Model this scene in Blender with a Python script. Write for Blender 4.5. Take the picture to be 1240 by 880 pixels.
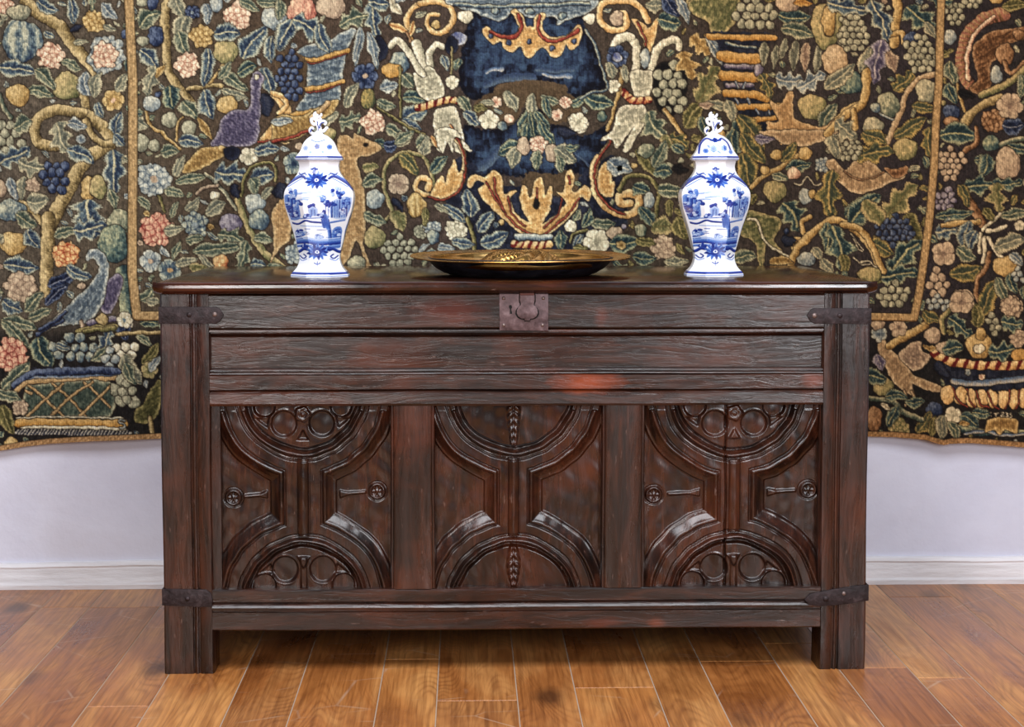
import bpy, bmesh, math, random
import numpy as np
from mathutils import Vector, Matrix

for _o in list(bpy.data.objects):
    bpy.data.objects.remove(_o, do_unlink=True)
SC = bpy.context.scene
COL = SC.collection

# ------------------------------------------------------------------ camera
FPX, CAM_YAW, CAM_PITCH, SHIFT = 2100.0, 0.0261, 0.0688, -64.0
CAM = np.array([-0.1085, -3.7713, 1.0611])
cam_d = bpy.data.cameras.new('camera')
cam_d.sensor_width = 36.0
cam_d.sensor_fit = 'HORIZONTAL'
cam_d.lens = FPX / 1240.0 * 36.0
cam_d.shift_y = SHIFT / 1240.0
cam_d.clip_start = 0.05
cam_o = bpy.data.objects.new('camera', cam_d)
COL.objects.link(cam_o)
cam_o.location = CAM
cam_o.rotation_euler = (math.pi / 2 - CAM_PITCH, 0, -CAM_YAW)
SC.camera = cam_o

# ------------------------------------------------------------------ world and lights
world = bpy.data.worlds.new('room_light')
SC.world = world
world.use_nodes = True
world.node_tree.nodes['Background'].inputs[0].default_value = (0.80, 0.86, 1.0, 1)
world.node_tree.nodes['Background'].inputs[1].default_value = 0.10

def area(name, loc, target, sx, sy, power, color):
    d = bpy.data.lights.new(name, 'AREA')
    d.shape = 'RECTANGLE'; d.size = sx; d.size_y = sy
    d.energy = power; d.color = color
    o = bpy.data.objects.new(name, d)
    COL.objects.link(o)
    o.location = loc
    o.rotation_euler = (Vector(target) - Vector(loc)).to_track_quat('-Z', 'Y').to_euler()
    return o
area('softbox_left', (-1.12, -3.7, 1.50), (-0.4, 0.3, 0.75), 0.8, 1.2, 50, (1.0, 0.96, 0.94))
area('softbox_right', (1.45, -3.65, 1.48), (0.4, 0.3, 0.75), 0.8, 1.2, 63, (0.96, 0.97, 1.0))
area('ceiling_light', (0.0, -1.7, 2.95), (0.0, -0.9, 0.0), 3.4, 1.5, 138, (0.93, 0.95, 1.0))
VS = SC.view_settings
VS.view_transform = 'Standard'
VS.look = 'None'
VS.exposure = 0.0
VS.gamma = 1.0
VS.use_curve_mapping = False

# ------------------------------------------------------------------ helpers
_F = np.array([math.sin(CAM_YAW) * math.cos(CAM_PITCH), math.cos(CAM_YAW) * math.cos(CAM_PITCH), -math.sin(CAM_PITCH)])
_R = np.array([math.cos(CAM_YAW), -math.sin(CAM_YAW), 0.0])
_U = np.cross(_R, _F)
def ray(px, py):
    px = np.asarray(px, float); py = np.asarray(py, float)
    a = (px - 620.0) / FPX; b = -(py - 440.0 - SHIFT) / FPX
    return _F + a[..., None] * _R + b[..., None] * _U
def on_y(px, py, Y):
    r = ray(px, py)
    return CAM + r * ((Y - CAM[1]) / r[..., 1])[..., None]
def on_floor(px, py, Z=0.0):
    r = ray(px, py)
    return CAM + r * ((Z - CAM[2]) / r[..., 2])[..., None]
def XF(px, py=560, Y=0.0): return float(on_y(px, py, Y)[0])
def ZF(py, px=624, Y=0.0): return float(on_y(px, py, Y)[2])

def s2l(c):
    c = np.asarray(c, float) / 255.0
    return np.where(c <= 0.04045, c / 12.92, ((c + 0.055) / 1.055) ** 2.4)
def rgba(c): return tuple(float(v) for v in s2l(c)) + (1.0,)

def mesh_obj(name, verts, faces, mat, parent=None, smooth=False, angle=None):
    me = bpy.data.meshes.new(name)
    me.from_pydata([tuple(map(float, v)) for v in verts], [], [tuple(int(i) for i in f) for f in faces])
    if mat: me.materials.append(mat)
    if smooth or angle:
        me.polygons.foreach_set('use_smooth', [True] * len(me.polygons))
        if angle: me.set_sharp_from_angle(angle=math.radians(angle))
    me.update()
    o = bpy.data.objects.new(name, me)
    COL.objects.link(o)
    if parent: o.parent = parent
    return o
def bm_obj(name, bm, mat, parent=None, angle=35):
    bmesh.ops.recalc_face_normals(bm, faces=bm.faces)
    me = bpy.data.meshes.new(name)
    bm.to_mesh(me); bm.free()
    if mat: me.materials.append(mat)
    if angle:
        me.polygons.foreach_set('use_smooth', [True] * len(me.polygons))
        me.set_sharp_from_angle(angle=math.radians(angle))
    o = bpy.data.objects.new(name, me)
    COL.objects.link(o)
    if parent: o.parent = parent
    return o
def box_bm(x0, x1, y0, y1, z0, z1, bev=0.0, seg=2, bm=None):
    b = bmesh.new()
    v = [b.verts.new((x, y, z)) for x in (x0, x1) for y in (y0, y1) for z in (z0, z1)]
    for f in ((0, 1, 3, 2), (4, 6, 7, 5), (0, 4, 5, 1), (2, 3, 7, 6), (0, 2, 6, 4), (1, 5, 7, 3)):
        b.faces.new([v[i] for i in f])
    bmesh.ops.recalc_face_normals(b, faces=b.faces)
    if bev: bmesh.ops.bevel(b, geom=list(b.edges), offset=bev, segments=seg, profile=0.6, affect='EDGES')
    return b
def box(name, x0, x1, y0, y1, z0, z1, mat, parent=None, bev=0.0, seg=2):
    return bm_obj(name, box_bm(x0, x1, y0, y1, z0, z1, bev, seg), mat, parent)
def prism(name, prof, axis, a0, a1, mat, parent=None, angle=30, n=1, wob=None):
    """extrude a closed profile; axis 'x': prof=(y,z); axis 'z': prof=(x,y)"""
    N = len(prof); vs = []; fs = []
    for k in range(n + 1):
        a = a0 + (a1 - a0) * k / n
        for (p, q) in prof:
            if wob: p, q = wob(p, q, a)
            vs.append((a, p, q) if axis == 'x' else (p, q, a))
    for k in range(n):
        for i in range(N):
            j = (i + 1) % N
            fs.append((k * N + i, k * N + j, (k + 1) * N + j, (k + 1) * N + i))
    fs.append(tuple(range(N))); fs.append(tuple(range(n * N, n * N + N))[::-1])
    b = bmesh.new()
    bv = [b.verts.new(v) for v in vs]
    for f in fs: b.faces.new([bv[i] for i in f])
    return bm_obj(name, b, mat, parent, angle)
def plate(name, pts, y, th, mat, parent=None, bev=0.0015):
    """flat outline in x-z, front face at y, thickness th going back"""
    b = bmesh.new()
    f = b.faces.new([b.verts.new((x, y, z)) for x, z in pts])
    r = bmesh.ops.extrude_face_region(b, geom=[f])
    bmesh.ops.translate(b, verts=[g for g in r['geom'] if isinstance(g, bmesh.types.BMVert)], vec=(0, th, 0))
    bmesh.ops.recalc_face_normals(b, faces=b.faces)
    if bev:
        es = [e for e in b.edges if all(abs(v.co.y - y) < 1e-6 for v in e.verts)]
        bmesh.ops.bevel(b, geom=es, offset=bev, segments=2, profile=0.6, affect='EDGES')
    return bm_obj(name, b, mat, parent, 40)
def dome(name, x, y, z, r, h, mat, parent, n=10):
    vs = [(x, y - h, z)]; fs = []
    for k, (rr, hh) in enumerate(((0.6, 0.8), (0.9, 0.4), (1.0, 0.0), (1.0, -0.3))):
        for i in range(n):
            a = 2 * math.pi * i / n
            vs.append((x + r * rr * math.cos(a), y - h * hh, z + r * rr * math.sin(a)))
    for i in range(n):
        fs.append((0, 1 + i, 1 + (i + 1) % n))
        for k in range(3):
            p = 1 + k * n
            fs.append((p + i, p + n + i, p + n + (i + 1) % n, p + (i + 1) % n))
    return mesh_obj(name, vs, fs, mat, parent, smooth=True)
def empty(name, loc, label, cat, group=None):
    o = bpy.data.objects.new(name, None)
    COL.objects.link(o); o.location = loc
    o.empty_display_size = 0.1
    o['label'] = label; o['category'] = cat
    if group: o['group'] = group
    return o
def structure(o, label, cat=None):
    o['kind'] = 'structure'; o['label'] = label
    o['category'] = cat or 'structure'
    return o

# ------------------------------------------------------------------ materials
class NT:
    def __init__(s, name):
        s.m = bpy.data.materials.new(name); s.m.use_nodes = True
        s.t = s.m.node_tree; s.n = s.t.nodes; s.b = s.n['Principled BSDF']
    def node(s, typ, **kw):
        nd = s.n.new(typ)
        for k, v in kw.items():
            if k in nd.inputs and not hasattr(nd, k): nd.inputs[k].default_value = v
            else: setattr(nd, k, v)
        return nd
    def link(s, a, b): s.t.links.new(a, b)
    def ramp(s, fac, stops):
        r = s.n.new('ShaderNodeValToRGB'); e = r.color_ramp.elements
        while len(e) < len(stops): e.new(0.5)
        for i, (p, c) in enumerate(stops):
            e[i].position = p; e[i].color = c if len(c) == 4 else rgba(c)
        s.link(fac, r.inputs[0]); return r.outputs[0]
    def math(s, op, a, b=None):
        m = s.n.new('ShaderNodeMath'); m.operation = op
        for i, v in enumerate((a, b)):
            if v is None: continue
            if isinstance(v, (int, float)): m.inputs[i].default_value = v
            else: s.link(v, m.inputs[i])
        return m.outputs[0]
    def mix(s, fac, a, b, blend='MIX'):
        m = s.n.new('ShaderNodeMix'); m.data_type = 'RGBA'; m.blend_type = blend
        for sock, v in ((m.inputs[0], fac), (m.inputs[6], a), (m.inputs[7], b)):
            if isinstance(v, (int, float)): sock.default_value = v
            elif isinstance(v, tuple): sock.default_value = v if len(v) == 4 else rgba(v)
            else: s.link(v, sock)
        return m.outputs[2]
    def coords(s, scale=(1, 1, 1), rnd=0.0):
        tc = s.n.new('ShaderNodeTexCoord'); mp = s.n.new('ShaderNodeMapping')
        mp.inputs['Scale'].default_value = scale
        s.link(tc.outputs['Object'], mp.inputs['Vector'])
        if rnd:
            oi = s.n.new('ShaderNodeObjectInfo')
            cb = s.n.new('ShaderNodeCombineXYZ')
            for i, k in enumerate((rnd, rnd * 1.7, rnd * 0.6)):
                s.link(s.math('MULTIPLY', oi.outputs['Random'], k), cb.inputs[i])
            s.link(cb.outputs[0], mp.inputs['Location'])
        return mp.outputs[0]
    def noise(s, vec, scale, detail=6, rough=0.6, dist=0.0):
        t = s.n.new('ShaderNodeTexNoise')
        t.inputs['Scale'].default_value = scale; t.inputs['Detail'].default_value = detail
        t.inputs['Roughness'].default_value = rough; t.inputs['Distortion'].default_value = dist
        if vec is not None: s.link(vec, t.inputs['Vector'])
        return t.outputs['Fac']
    def bump(s, h, strength, dist):
        b = s.n.new('ShaderNodeBump'); b.inputs['Strength'].default_value = strength
        b.inputs['Distance'].default_value = dist
        s.link(h, b.inputs['Height']); s.link(b.outputs[0], s.b.inputs['Normal'])
    def rough(s, sock, lo, hi):
        m = s.n.new('ShaderNodeMapRange'); m.inputs[3].default_value = lo; m.inputs[4].default_value = hi
        m.inputs[1].default_value = 0.3; m.inputs[2].default_value = 0.7
        s.link(sock, m.inputs[0]); s.link(m.outputs[0], s.b.inputs['Roughness'])

def oak_dark(name, grain, rough=(0.22, 0.36), patch=None, bumpd=0.0022, fig=1.0):
    """old waxed oak, near-black brown with redder worn places; grain = axis of the fibres"""
    k = NT(name)
    ax = 0 if grain == 'x' else 2
    def dirs(along, across): return tuple(along if i == ax else across for i in range(3))
    # fibres wander: bend the coordinates across the grain before drawing them
    base = k.coords((1, 1, 1), 3.0)
    bend = k.n.new('ShaderNodeTexNoise'); bend.inputs['Scale'].default_value = 1.0; bend.inputs['Detail'].default_value = 3
    k.link(k.coords(dirs(2.6, 7.0), 4.0), bend.inputs['Vector'])
    vm = k.n.new('ShaderNodeVectorMath'); vm.operation = 'MULTIPLY_ADD'
    k.link(bend.outputs['Color'], vm.inputs[0]); vm.inputs[1].default_value = dirs(0.0, 0.085 * fig); k.link(base, vm.inputs[2])
    def warped(sc):
        mp = k.n.new('ShaderNodeMapping'); mp.inputs['Scale'].default_value = sc
        k.link(vm.outputs[0], mp.inputs['Vector']); return mp.outputs[0]
    a = k.noise(k.coords(dirs(1.0, 7), 5.0), 5.0, 8, 0.62, 1.1)
    c = k.ramp(a, [(0.30, (16, 9, 7)), (0.48, (35, 18, 12)), (0.62, (60, 32, 21)), (0.80, (28, 14, 10))])
    wear = k.noise(k.coords((1, 1, 1), 3.0), 4.5, 4, 0.6, 0.4)
    wf = k.ramp(wear, [(0.50, (0, 0, 0)), (0.76, (255, 255, 255))])
    c = k.mix(k.math('MULTIPLY', wf, 0.7), c, (88, 41, 23))
    f = k.noise(warped(dirs(2.4, 150)), 1.0, 4, 0.65)          # open growth rings
    g = k.noise(warped(dirs(14, 430)), 1.0, 2, 0.6)          # pores
    ff = k.ramp(f, [(0.36, (120, 112, 108)), (0.52, (255, 255, 255))])
    c = k.mix(0.5, c, ff, 'MULTIPLY')
    dust = k.noise(k.coords(dirs(30, 120), 2.0), 1.0, 2, 0.5)
    df = k.ramp(dust, [(0.70, (0, 0, 0)), (0.78, (255, 255, 255))])
    c = k.mix(k.math('MULTIPLY', df, 0.30), c, (150, 122, 112))
    if patch:
        for (px, pz, rx, rz, col) in patch:
            tc = k.n.new('ShaderNodeTexCoord'); mp = k.n.new('ShaderNodeMapping')
            mp.vector_type = 'TEXTURE'
            mp.inputs['Location'].default_value = (px, 0, pz); mp.inputs['Scale'].default_value = (rx, 10, rz)
            k.link(tc.outputs['Object'], mp.inputs['Vector'])
            ln = k.n.new('ShaderNodeVectorMath'); ln.operation = 'LENGTH'
            k.link(mp.outputs[0], ln.inputs[0])
            d = k.math('ADD', ln.outputs['Value'], k.math('MULTIPLY', k.noise(k.coords((20, 20, 60)), 1.0, 4), 1.3))
            d = k.math('MULTIPLY', d, 0.5)
            m = k.ramp(d, [(0.46, (255, 255, 255)), (0.86, (0, 0, 0))])
            c = k.mix(k.math('MULTIPLY', m, 0.6), c, col)
    k.link(c, k.b.inputs['Base Color'])
    k.rough(k.noise(k.coords(dirs(1.0, 7), 9.0), 3.0, 5, 0.6), *rough)
    k.b.inputs['Specular IOR Level'].default_value = 0.65
    fr_ = k.ramp(f, [(0.36, (0, 0, 0)), (0.50, (255, 255, 255))])
    h = k.math('ADD', k.math('MULTIPLY', a, 0.40), k.math('MULTIPLY', fr_, 0.11))
    h = k.math('ADD', h, k.math('MULTIPLY', g, 0.03))
    h = k.math('ADD', h, k.math('MULTIPLY', k.noise(k.coords((3, 3, 3), 4.0), 3.0, 4, 0.6), 0.6))
    k.bump(h, 0.8, bumpd)
    return k.m

def iron_mat():
    k = NT('wrought_iron')
    a = k.noise(k.coords((1, 1, 1), 6.0), 60, 6, 0.65)
    c = k.ramp(a, [(0.3, (26, 20, 22)), (0.55, (50, 40, 42)), (0.75, (84, 72, 74))])
    k.link(c, k.b.inputs['Base Color'])
    k.b.inputs['Metallic'].default_value = 0.55
    k.rough(a, 0.38, 0.6)
    k.bump(a, 0.7, 0.003)
    return k.m
def lock_mat():
    k = NT('lock_iron')
    a = k.noise(k.coords((1, 1, 1), 3.0), 55, 6, 0.6)
    c = k.ramp(a, [(0.3, (62, 46, 48)), (0.55, (96, 76, 78)), (0.75, (130, 110, 112))])
    k.link(c, k.b.inputs['Base Color'])
    k.b.inputs['Metallic'].default_value = 0.5
    k.rough(a, 0.36, 0.55)
    k.bump(a, 0.45, 0.002)
    return k.m
def plain(name, col, rough=0.5, metal=0.0, spec=0.5, coat=0.0):
    k = NT(name)
    k.b.inputs['Base Color'].default_value = rgba(col)
    k.b.inputs['Roughness'].default_value = rough
    k.b.inputs['Metallic'].default_value = metal
    k.b.inputs['Specular IOR Level'].default_value = spec
    k.b.inputs['Coat Weight'].default_value = coat
    return k.m
def attr_mat(name, rough, spec, coat=0.0, weave=False):
    k = NT(name)
    a = k.n.new('ShaderNodeAttribute'); a.attribute_name = 'Col'
    k.link(a.outputs['Color'], k.b.inputs['Base Color'])
    k.b.inputs['Roughness'].default_value = rough
    k.b.inputs['Specular IOR Level'].default_value = spec
    k.b.inputs['Coat Weight'].default_value = coat
    k.b.inputs['Coat Roughness'].default_value = 0.08
    if weave:
        n = k.noise(k.coords((330, 1, 110)), 1.0, 2, 0.6)
        k.bump(n, 0.6, 0.004)
    return k.m
def wall_mat():
    k = NT('whitewashed_plaster')
    a = k.noise(k.coords((1, 1, 1)), 2.2, 6, 0.6)
    c = k.ramp(a, [(0.35, (206, 207, 224)), (0.6, (220, 221, 236)), (0.8, (215, 214, 226))])
    k.link(c, k.b.inputs['Base Color'])
    k.b.inputs['Roughness'].default_value = 0.75
    k.bump(k.noise(k.coords((1, 1, 1)), 7.0, 5, 0.55), 0.35, 0.02)
    return k.m
def skirting_mat():
    k = NT('painted_skirting')
    a = k.noise(k.coords((0.8, 1, 12)), 3.0, 5, 0.6)
    c = k.ramp(a, [(0.35, (205, 200, 202)), (0.6, (232, 230, 234)), (0.8, (240, 240, 244))])
    k.link(c, k.b.inputs['Base Color'])
    k.b.inputs['Roughness'].default_value = 0.5
    k.bump(k.noise(k.coords((2, 1, 9)), 6.0, 5, 0.6), 0.4, 0.01)
    return k.m
def floor_oak():
    """oak floorboards: cathedral figure, knots, tone changing from board to board"""
    k = NT('oak_floorboard')
    oi = k.n.new('ShaderNodeObjectInfo')
    v = k.coords((6.0, 1.15, 1.0), 37.0)
    warp = k.noise(v, 0.9, 1.6, 0.5, 0.5)
    rings = k.math('SINE', k.math('MULTIPLY', warp, 240.0))
    rf = k.math('POWER', k.math('MULTIPLY', k.math('ADD', rings, 1.0), 0.5), 2.2)
    tone = k.noise(k.coords((5, 1.6, 1), 21.0), 1.1, 4, 0.6, 0.5)
    c1 = k.ramp(tone, [(0.28, (150, 94, 50)), (0.46, (192, 130, 74)), (0.60, (214, 158, 98)), (0.78, (172, 112, 62))])
    c2 = k.mix(k.math('MULTIPLY', k.math('MULTIPLY', rf, k.ramp(k.noise(k.coords((7, 2, 1), 17.0), 1.2, 3), [(0.38, (20, 20, 20)), (0.62, (255, 255, 255))])), 0.42), c1, (122, 70, 34))
    fib = k.noise(k.coords((120, 3.0, 1), 11.0), 1.0, 3, 0.7)
    ffc = k.ramp(fib, [(0.35, (150, 130, 115)), (0.6, (255, 255, 255))])
    c3 = k.mix(0.55, c2, ffc, 'MULTIPLY')
    bt = k.ramp(oi.outputs['Random'], [(0.0, (214, 194, 180)), (0.3, (255, 244, 228)), (0.6, (232, 214, 200)), (1.0, (255, 252, 244))])
    c4 = k.mix(1.0, c3, bt, 'MULTIPLY')
    # knots
    vo = k.n.new('ShaderNodeTexVoronoi'); vo.inputs['Scale'].default_value = 1.0
    k.link(k.coords((4.0, 2.0, 1), 13.0), vo.inputs['Vector'])
    kd = k.math('ADD', vo.outputs['Distance'], k.math('MULTIPLY', k.noise(k.coords((20, 9, 1), 5.0), 1.0, 3), 0.14))
    kf = k.ramp(kd, [(0.13, (255, 255, 255)), (0.25, (0, 0, 0))])
    c5 = k.mix(k.math('MULTIPLY', kf, 0.75), c4, (64, 36, 22))
    # pale scratches
    sv = k.n.new('ShaderNodeTexVoronoi'); sv.feature = 'DISTANCE_TO_EDGE'; sv.inputs['Scale'].default_value = 1.0
    k.link(k.coords((3.1, 5.2, 1), 3.0), sv.inputs['Vector'])
    sm = k.ramp(sv.outputs['Distance'], [(0.004, (255, 255, 255)), (0.011, (0, 0, 0))])
    sb = k.ramp(k.noise(k.coords((2, 2, 1), 7.0), 2.2, 2), [(0.52, (0, 0, 0)), (0.62, (255, 255, 255))])
    c6 = k.mix(k.math('MULTIPLY', k.math('MULTIPLY', sm, sb), 0.35), c5, (208, 180, 156))
    k.link(c6, k.b.inputs['Base Color'])
    k.rough(tone, 0.24, 0.42)
    k.b.inputs['Specular IOR Level'].default_value = 0.5
    h = k.math('ADD', k.math('MULTIPLY', rf, 0.25), k.math('MULTIPLY', fib, 0.5))
    k.bump(h, 0.25, 0.0015)
    return k.m
def brass_mat():
    k = NT('old_brass')
    a = k.noise(k.coords((1, 1, 1)), 14, 6, 0.6)
    c = k.ramp(a, [(0.3, (176, 126, 62)), (0.55, (222, 172, 98)), (0.75, (240, 204, 136))])
    k.link(c, k.b.inputs['Base Color'])
    k.b.inputs['Metallic'].default_value = 1.0
    k.rough(a, 0.18, 0.32)
    k.bump(k.noise(k.coords((1, 1, 1)), 26, 4, 0.5), 0.3, 0.003)
    return k.m
def tarnish_mat():
    k = NT('blackened_metal')
    a = k.noise(k.coords((1, 1, 2)), 22, 6, 0.65)
    c = k.ramp(a, [(0.35, (20, 19, 24)), (0.6, (50, 48, 58)), (0.8, (92, 74, 58))])
    k.link(c, k.b.inputs['Base Color'])
    k.b.inputs['Metallic'].default_value = 0.6
    k.rough(a, 0.30, 0.5)
    k.bump(a, 0.5, 0.004)
    return k.m
# ------------------------------------------------------------------ the setting
M_WALL, M_SKIRT, M_FLOOR = wall_mat(), skirting_mat(), floor_oak()
M_DUST = plain('dusty_joint', (168, 148, 130), 0.9)
WY = 0.846                                                   # face of the wall
structure(box('wall_back', -4.2, 4.2, WY, WY + 0.2, -0.05, 2.9, M_WALL), 'white plastered wall behind the tapestry and chest', 'wall')

# skirting board with a worn rounded top, in the wall colour
_r = random.Random(5)
_ph = [_r.uniform(0, 6.28) for _ in range(5)]
def _wav(a): return 0.0022 * math.sin(3.1 * a + _ph[0]) + 0.0014 * math.sin(9.7 * a + _ph[1]) + 0.0008 * math.sin(29 * a + _ph[2])
def _wob(y, z, a):
    return (y, z + _wav(a)) if z > 0.03 else (y + 0.6 * _wav(a * 1.3 + 2), z)
bb = prism('baseboard_back', [(WY + 0.01, 0.0), (WY - 0.020, 0.0), (WY - 0.0205, 0.012), (WY - 0.0165, 0.018), (WY - 0.015, 0.050), (WY - 0.013, 0.056),
           (WY - 0.015, 0.061), (WY - 0.010, 0.070), (WY + 0.01, 0.074)], 'x', -4.2, 4.2, M_SKIRT, None, 30, 160, _wob)
structure(bb, 'low white painted skirting board along the wall', 'baseboard')

floor = box('floor', -4.2, 4.2, -3.4, WY, -0.06, -0.0012, M_DUST)
structure(floor, 'oak floor of alternating wide and narrow boards', 'floor')
seam_px = [-23, 86, 165, 266, 346, 452, 527, 630, 706, 811, 887, 991, 1071, 1166, 1240]
seams = [float(on_floor(p, 880)[0]) for p in seam_px]
w_wide, w_nar = 0.171, 0.124
s = seams[:]
alt = True
while s[-1] < 4.0: s.append(s[-1] + (w_wide if alt else w_nar)); alt = not alt
alt = False
while s[0] > -4.0: s.insert(0, s[0] - (w_nar if alt is False else w_wide)); alt = not alt
i0 = s.index(seams[0])
def yfl(py, px): return float(on_floor(px, py)[1])
joints = {i0 - 1: [yfl(735, 60)], i0 + 1: [yfl(855, 140)], i0 + 0: [yfl(735, 140)], i0 + 5: [yfl(798, 498)], i0 + 6: [yfl(848, 580)],
          i0 + 8: [yfl(833, 640)], i0 + 12: [yfl(808, 1085)], i0 + 10: [yfl(800, 930)], i0 + 14: [yfl(722, 1200)]}
rr = random.Random(11)
for i in range(len(s) - 1):
    if (s[i] + s[i + 1]) / 2 < -3.9: continue
    near = abs((s[i] + s[i + 1]) / 2) < 2.6
    cuts = list(joints.get(i, []))
    y = -3.4 + rr.uniform(0.2, 1.4)
    while y < WY - 0.3:
        if all(abs(y - c) > 0.7 for c in cuts) and not (-0.45 < y < WY and i in joints): cuts.append(y)
        y += rr.uniform(1.1, 1.9)
    cuts = sorted(cuts)
    ys = [-3.4] + cuts + [WY - 0.004]
    for a, b in zip(ys[:-1], ys[1:]):
        bm = box_bm(s[i] + 0.0011, s[i + 1] - 0.0011, a + 0.0009, b - 0.0009, -0.02, rr.uniform(-0.0003, 0.0), 0.0011, 1)
        bm_obj('floorboard', bm, M_FLOOR, floor, None)

# ------------------------------------------------------------------ oak chest
M_OX = oak_dark('dark_oak_horizontal', 'x')
M_OZ = oak_dark('dark_oak_vertical', 'z')
M_OP = oak_dark('dark_oak_carved', 'z', (0.17, 0.31), bumpd=0.0010)
M_FR = oak_dark('dark_oak_rubbed_rail', 'x', patch=[(XF(712), ZF(463), 0.085, 0.028, (160, 70, 32)), (XF(985), ZF(462), 0.03, 0.02, (120, 56, 34))])
M_TR = oak_dark('dark_oak_top_rail', 'x', patch=[(XF(545), ZF(376), 0.09, 0.035, (92, 36, 20)), (XF(727), ZF(383), 0.018, 0.026, (92, 40, 24))])
M_BR = oak_dark('dark_oak_bottom_rail', 'x', patch=[(XF(795), ZF(755), 0.022, 0.012, (120, 58, 34)), (XF(730), ZF(754), 0.05, 0.014, (92, 40, 22))])
M_LID = oak_dark('dark_oak_lid', 'x', (0.12, 0.24), bumpd=0.0007)
M_IRON, M_LOCK = iron_mat(), lock_mat()
M_NAIL = plain('worn_nail', (120, 104, 100), 0.4, 0.6)
M_HOLE_SHADOW = plain('keyhole_and_shadow_dark', (8, 6, 6), 0.9)  # near-black of the keyhole, also the painted shadow behind the hasp

chest = empty('oak_chest', (0, 0, 0), 'long dark carved oak chest with three panels and iron corner straps', 'chest')
HT, HR = 0.8661, 0.8375                                      # lid top, underside of the lid
CD = 0.735                                                   # depth of the box
xl0, xl1, xr0, xr1 = -0.775, XF(256), XF(994.5), 0.775

def stile(x0, x1, flip):
    """front post with a run moulding, profile in (x, y)"""
    w = x1 - x0
    g = [(0, 0.085), (0, 0.004), (0.004, 0.0), (0.585, 0), (0.60, 0.005), (0.625, 0.006), (0.635, 0.0005), (0.66, -0.0008), (0.69, 0.0005), (0.70, 0.006),
         (0.725, 0.0065), (0.74, 0.001), (0.76, 0.0), (0.97, 0.0), (1.0, 0.006), (1.0, 0.085)]
    pr = []
    for (t, y) in g:
        t = t / w if (0 < t < 0.02) else t
        pr.append((x1 - t * w if flip else x0 + t * w, y))
    o = prism('corner_post', pr, 'z', 0.0, HR, M_OZ, chest, 30, 24,
              lambda p, q, a: (p + 0.0008 * math.sin(11 * a + p * 9), q + (0.004 if a < 0.001 and q < 0.01 else 0)))
    return o
stile(xl0, xl1, False)
stile(xr0, xr1, True)
for x0 in (xl0, xr1 - 0.09):
    box('back_post', x0, x0 + 0.09, CD - 0.085, CD, 0.0, HR, M_OZ, chest, 0.003)

def wobx(seed, amp=0.0006):
    return lambda y, z, a: (y + amp * 0.6 * math.sin(7 * a + seed), z + amp * math.sin(5.3 * a + seed * 1.7 + y * 30) + amp * 0.5 * math.sin(17 * a + seed))
ri0, ri1 = xl1 - 0.002, xr0 + 0.002
def rail(name, prof, mat, sd, x0=None, x1=None):
    return prism(name, prof, 'x', ri0 if x0 is None else x0, ri1 if x1 is None else x1, mat, chest, 30, 60, wobx(sd))
zT1 = ZF(397.5)
rail('top_rail', [(0.07, HR), (0.001, HR), (-0.001, HR - 0.003), (-0.001, zT1 + 0.003), (0.002, zT1), (0.07, zT1)], M_TR, 1.0)
# small moulding under the top rail
z0, z1 = ZF(397.5), ZF(405.5)
h = z0 - z1
rail('rail_moulding', [(0.07, z0), (0.008, z0), (0.003, z0 - 0.2 * h), (0.002, z0 - 0.5 * h), (0.007, z0 - 0.58 * h), (0.007, z0 - 0.68 * h), (0.005, z0 - 0.8 * h), (0.010, z1), (0.07, z1)], M_OX, 2.0)
# sunk long panel
z0, z1 = ZF(405.5), ZF(445.5)
rail('long_panel', [(0.07, z0), (0.018, z0), (0.013, z0 - 0.005), (0.013, z1 + 0.004), (0.013, z1), (0.07, z1)], M_OX, 3.0)
z0, z1 = ZF(445.5), ZF(453)
h = z0 - z1
rail('rail_moulding', [(0.07, z0), (0.010, z0), (0.004, z0 - 0.22 * h), (0.003, z0 - 0.42 * h), (0.007, z0 - 0.5 * h), (0.007, z0 - 0.6 * h), (0.002, z0 - 0.72 * h), (0.001, z0 - 0.9 * h), (0.004, z1), (0.07, z1)], M_OX, 4.0)
z0, z1 = ZF(453), ZF(472)
rail('frieze_rail', [(0.07, z0), (0.004, z0), (0.001, z0 - 0.002), (0.001, z1 + 0.002), (0.005, z1), (0.07, z1)], M_FR, 5.0)
z0, z1 = ZF(472), ZF(491)
rail('frieze_rail', [(0.07, z0), (0.009, z0), (0.004, z0 - 0.004), (-0.001, z0 - 0.009), (-0.002, z1 + 0.005), (0.002, z1), (0.07, z1)], M_FR, 6.0)
# bottom rail, moulded
z0, z1, z2, z3 = ZF(712.5), ZF(728), ZF(739), ZF(762)
rail('bottom_rail', [(0.07, z0), (0.004, z0), (0.0, z0 - 0.003), (0.0, z1 + 0.002), (0.005, z1), (0.006, z1 - 0.002), (-0.001, z1 - 0.006), (-0.004, z1 - 0.011), (-0.003, z2 + 0.004),
                     (0.003, z2 + 0.002), (0.003, z2), (0.0005, z2 - 0.002), (0.0005, z3 + 0.003), (0.004, z3), (0.07, z3)], M_BR, 7.0)
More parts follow.
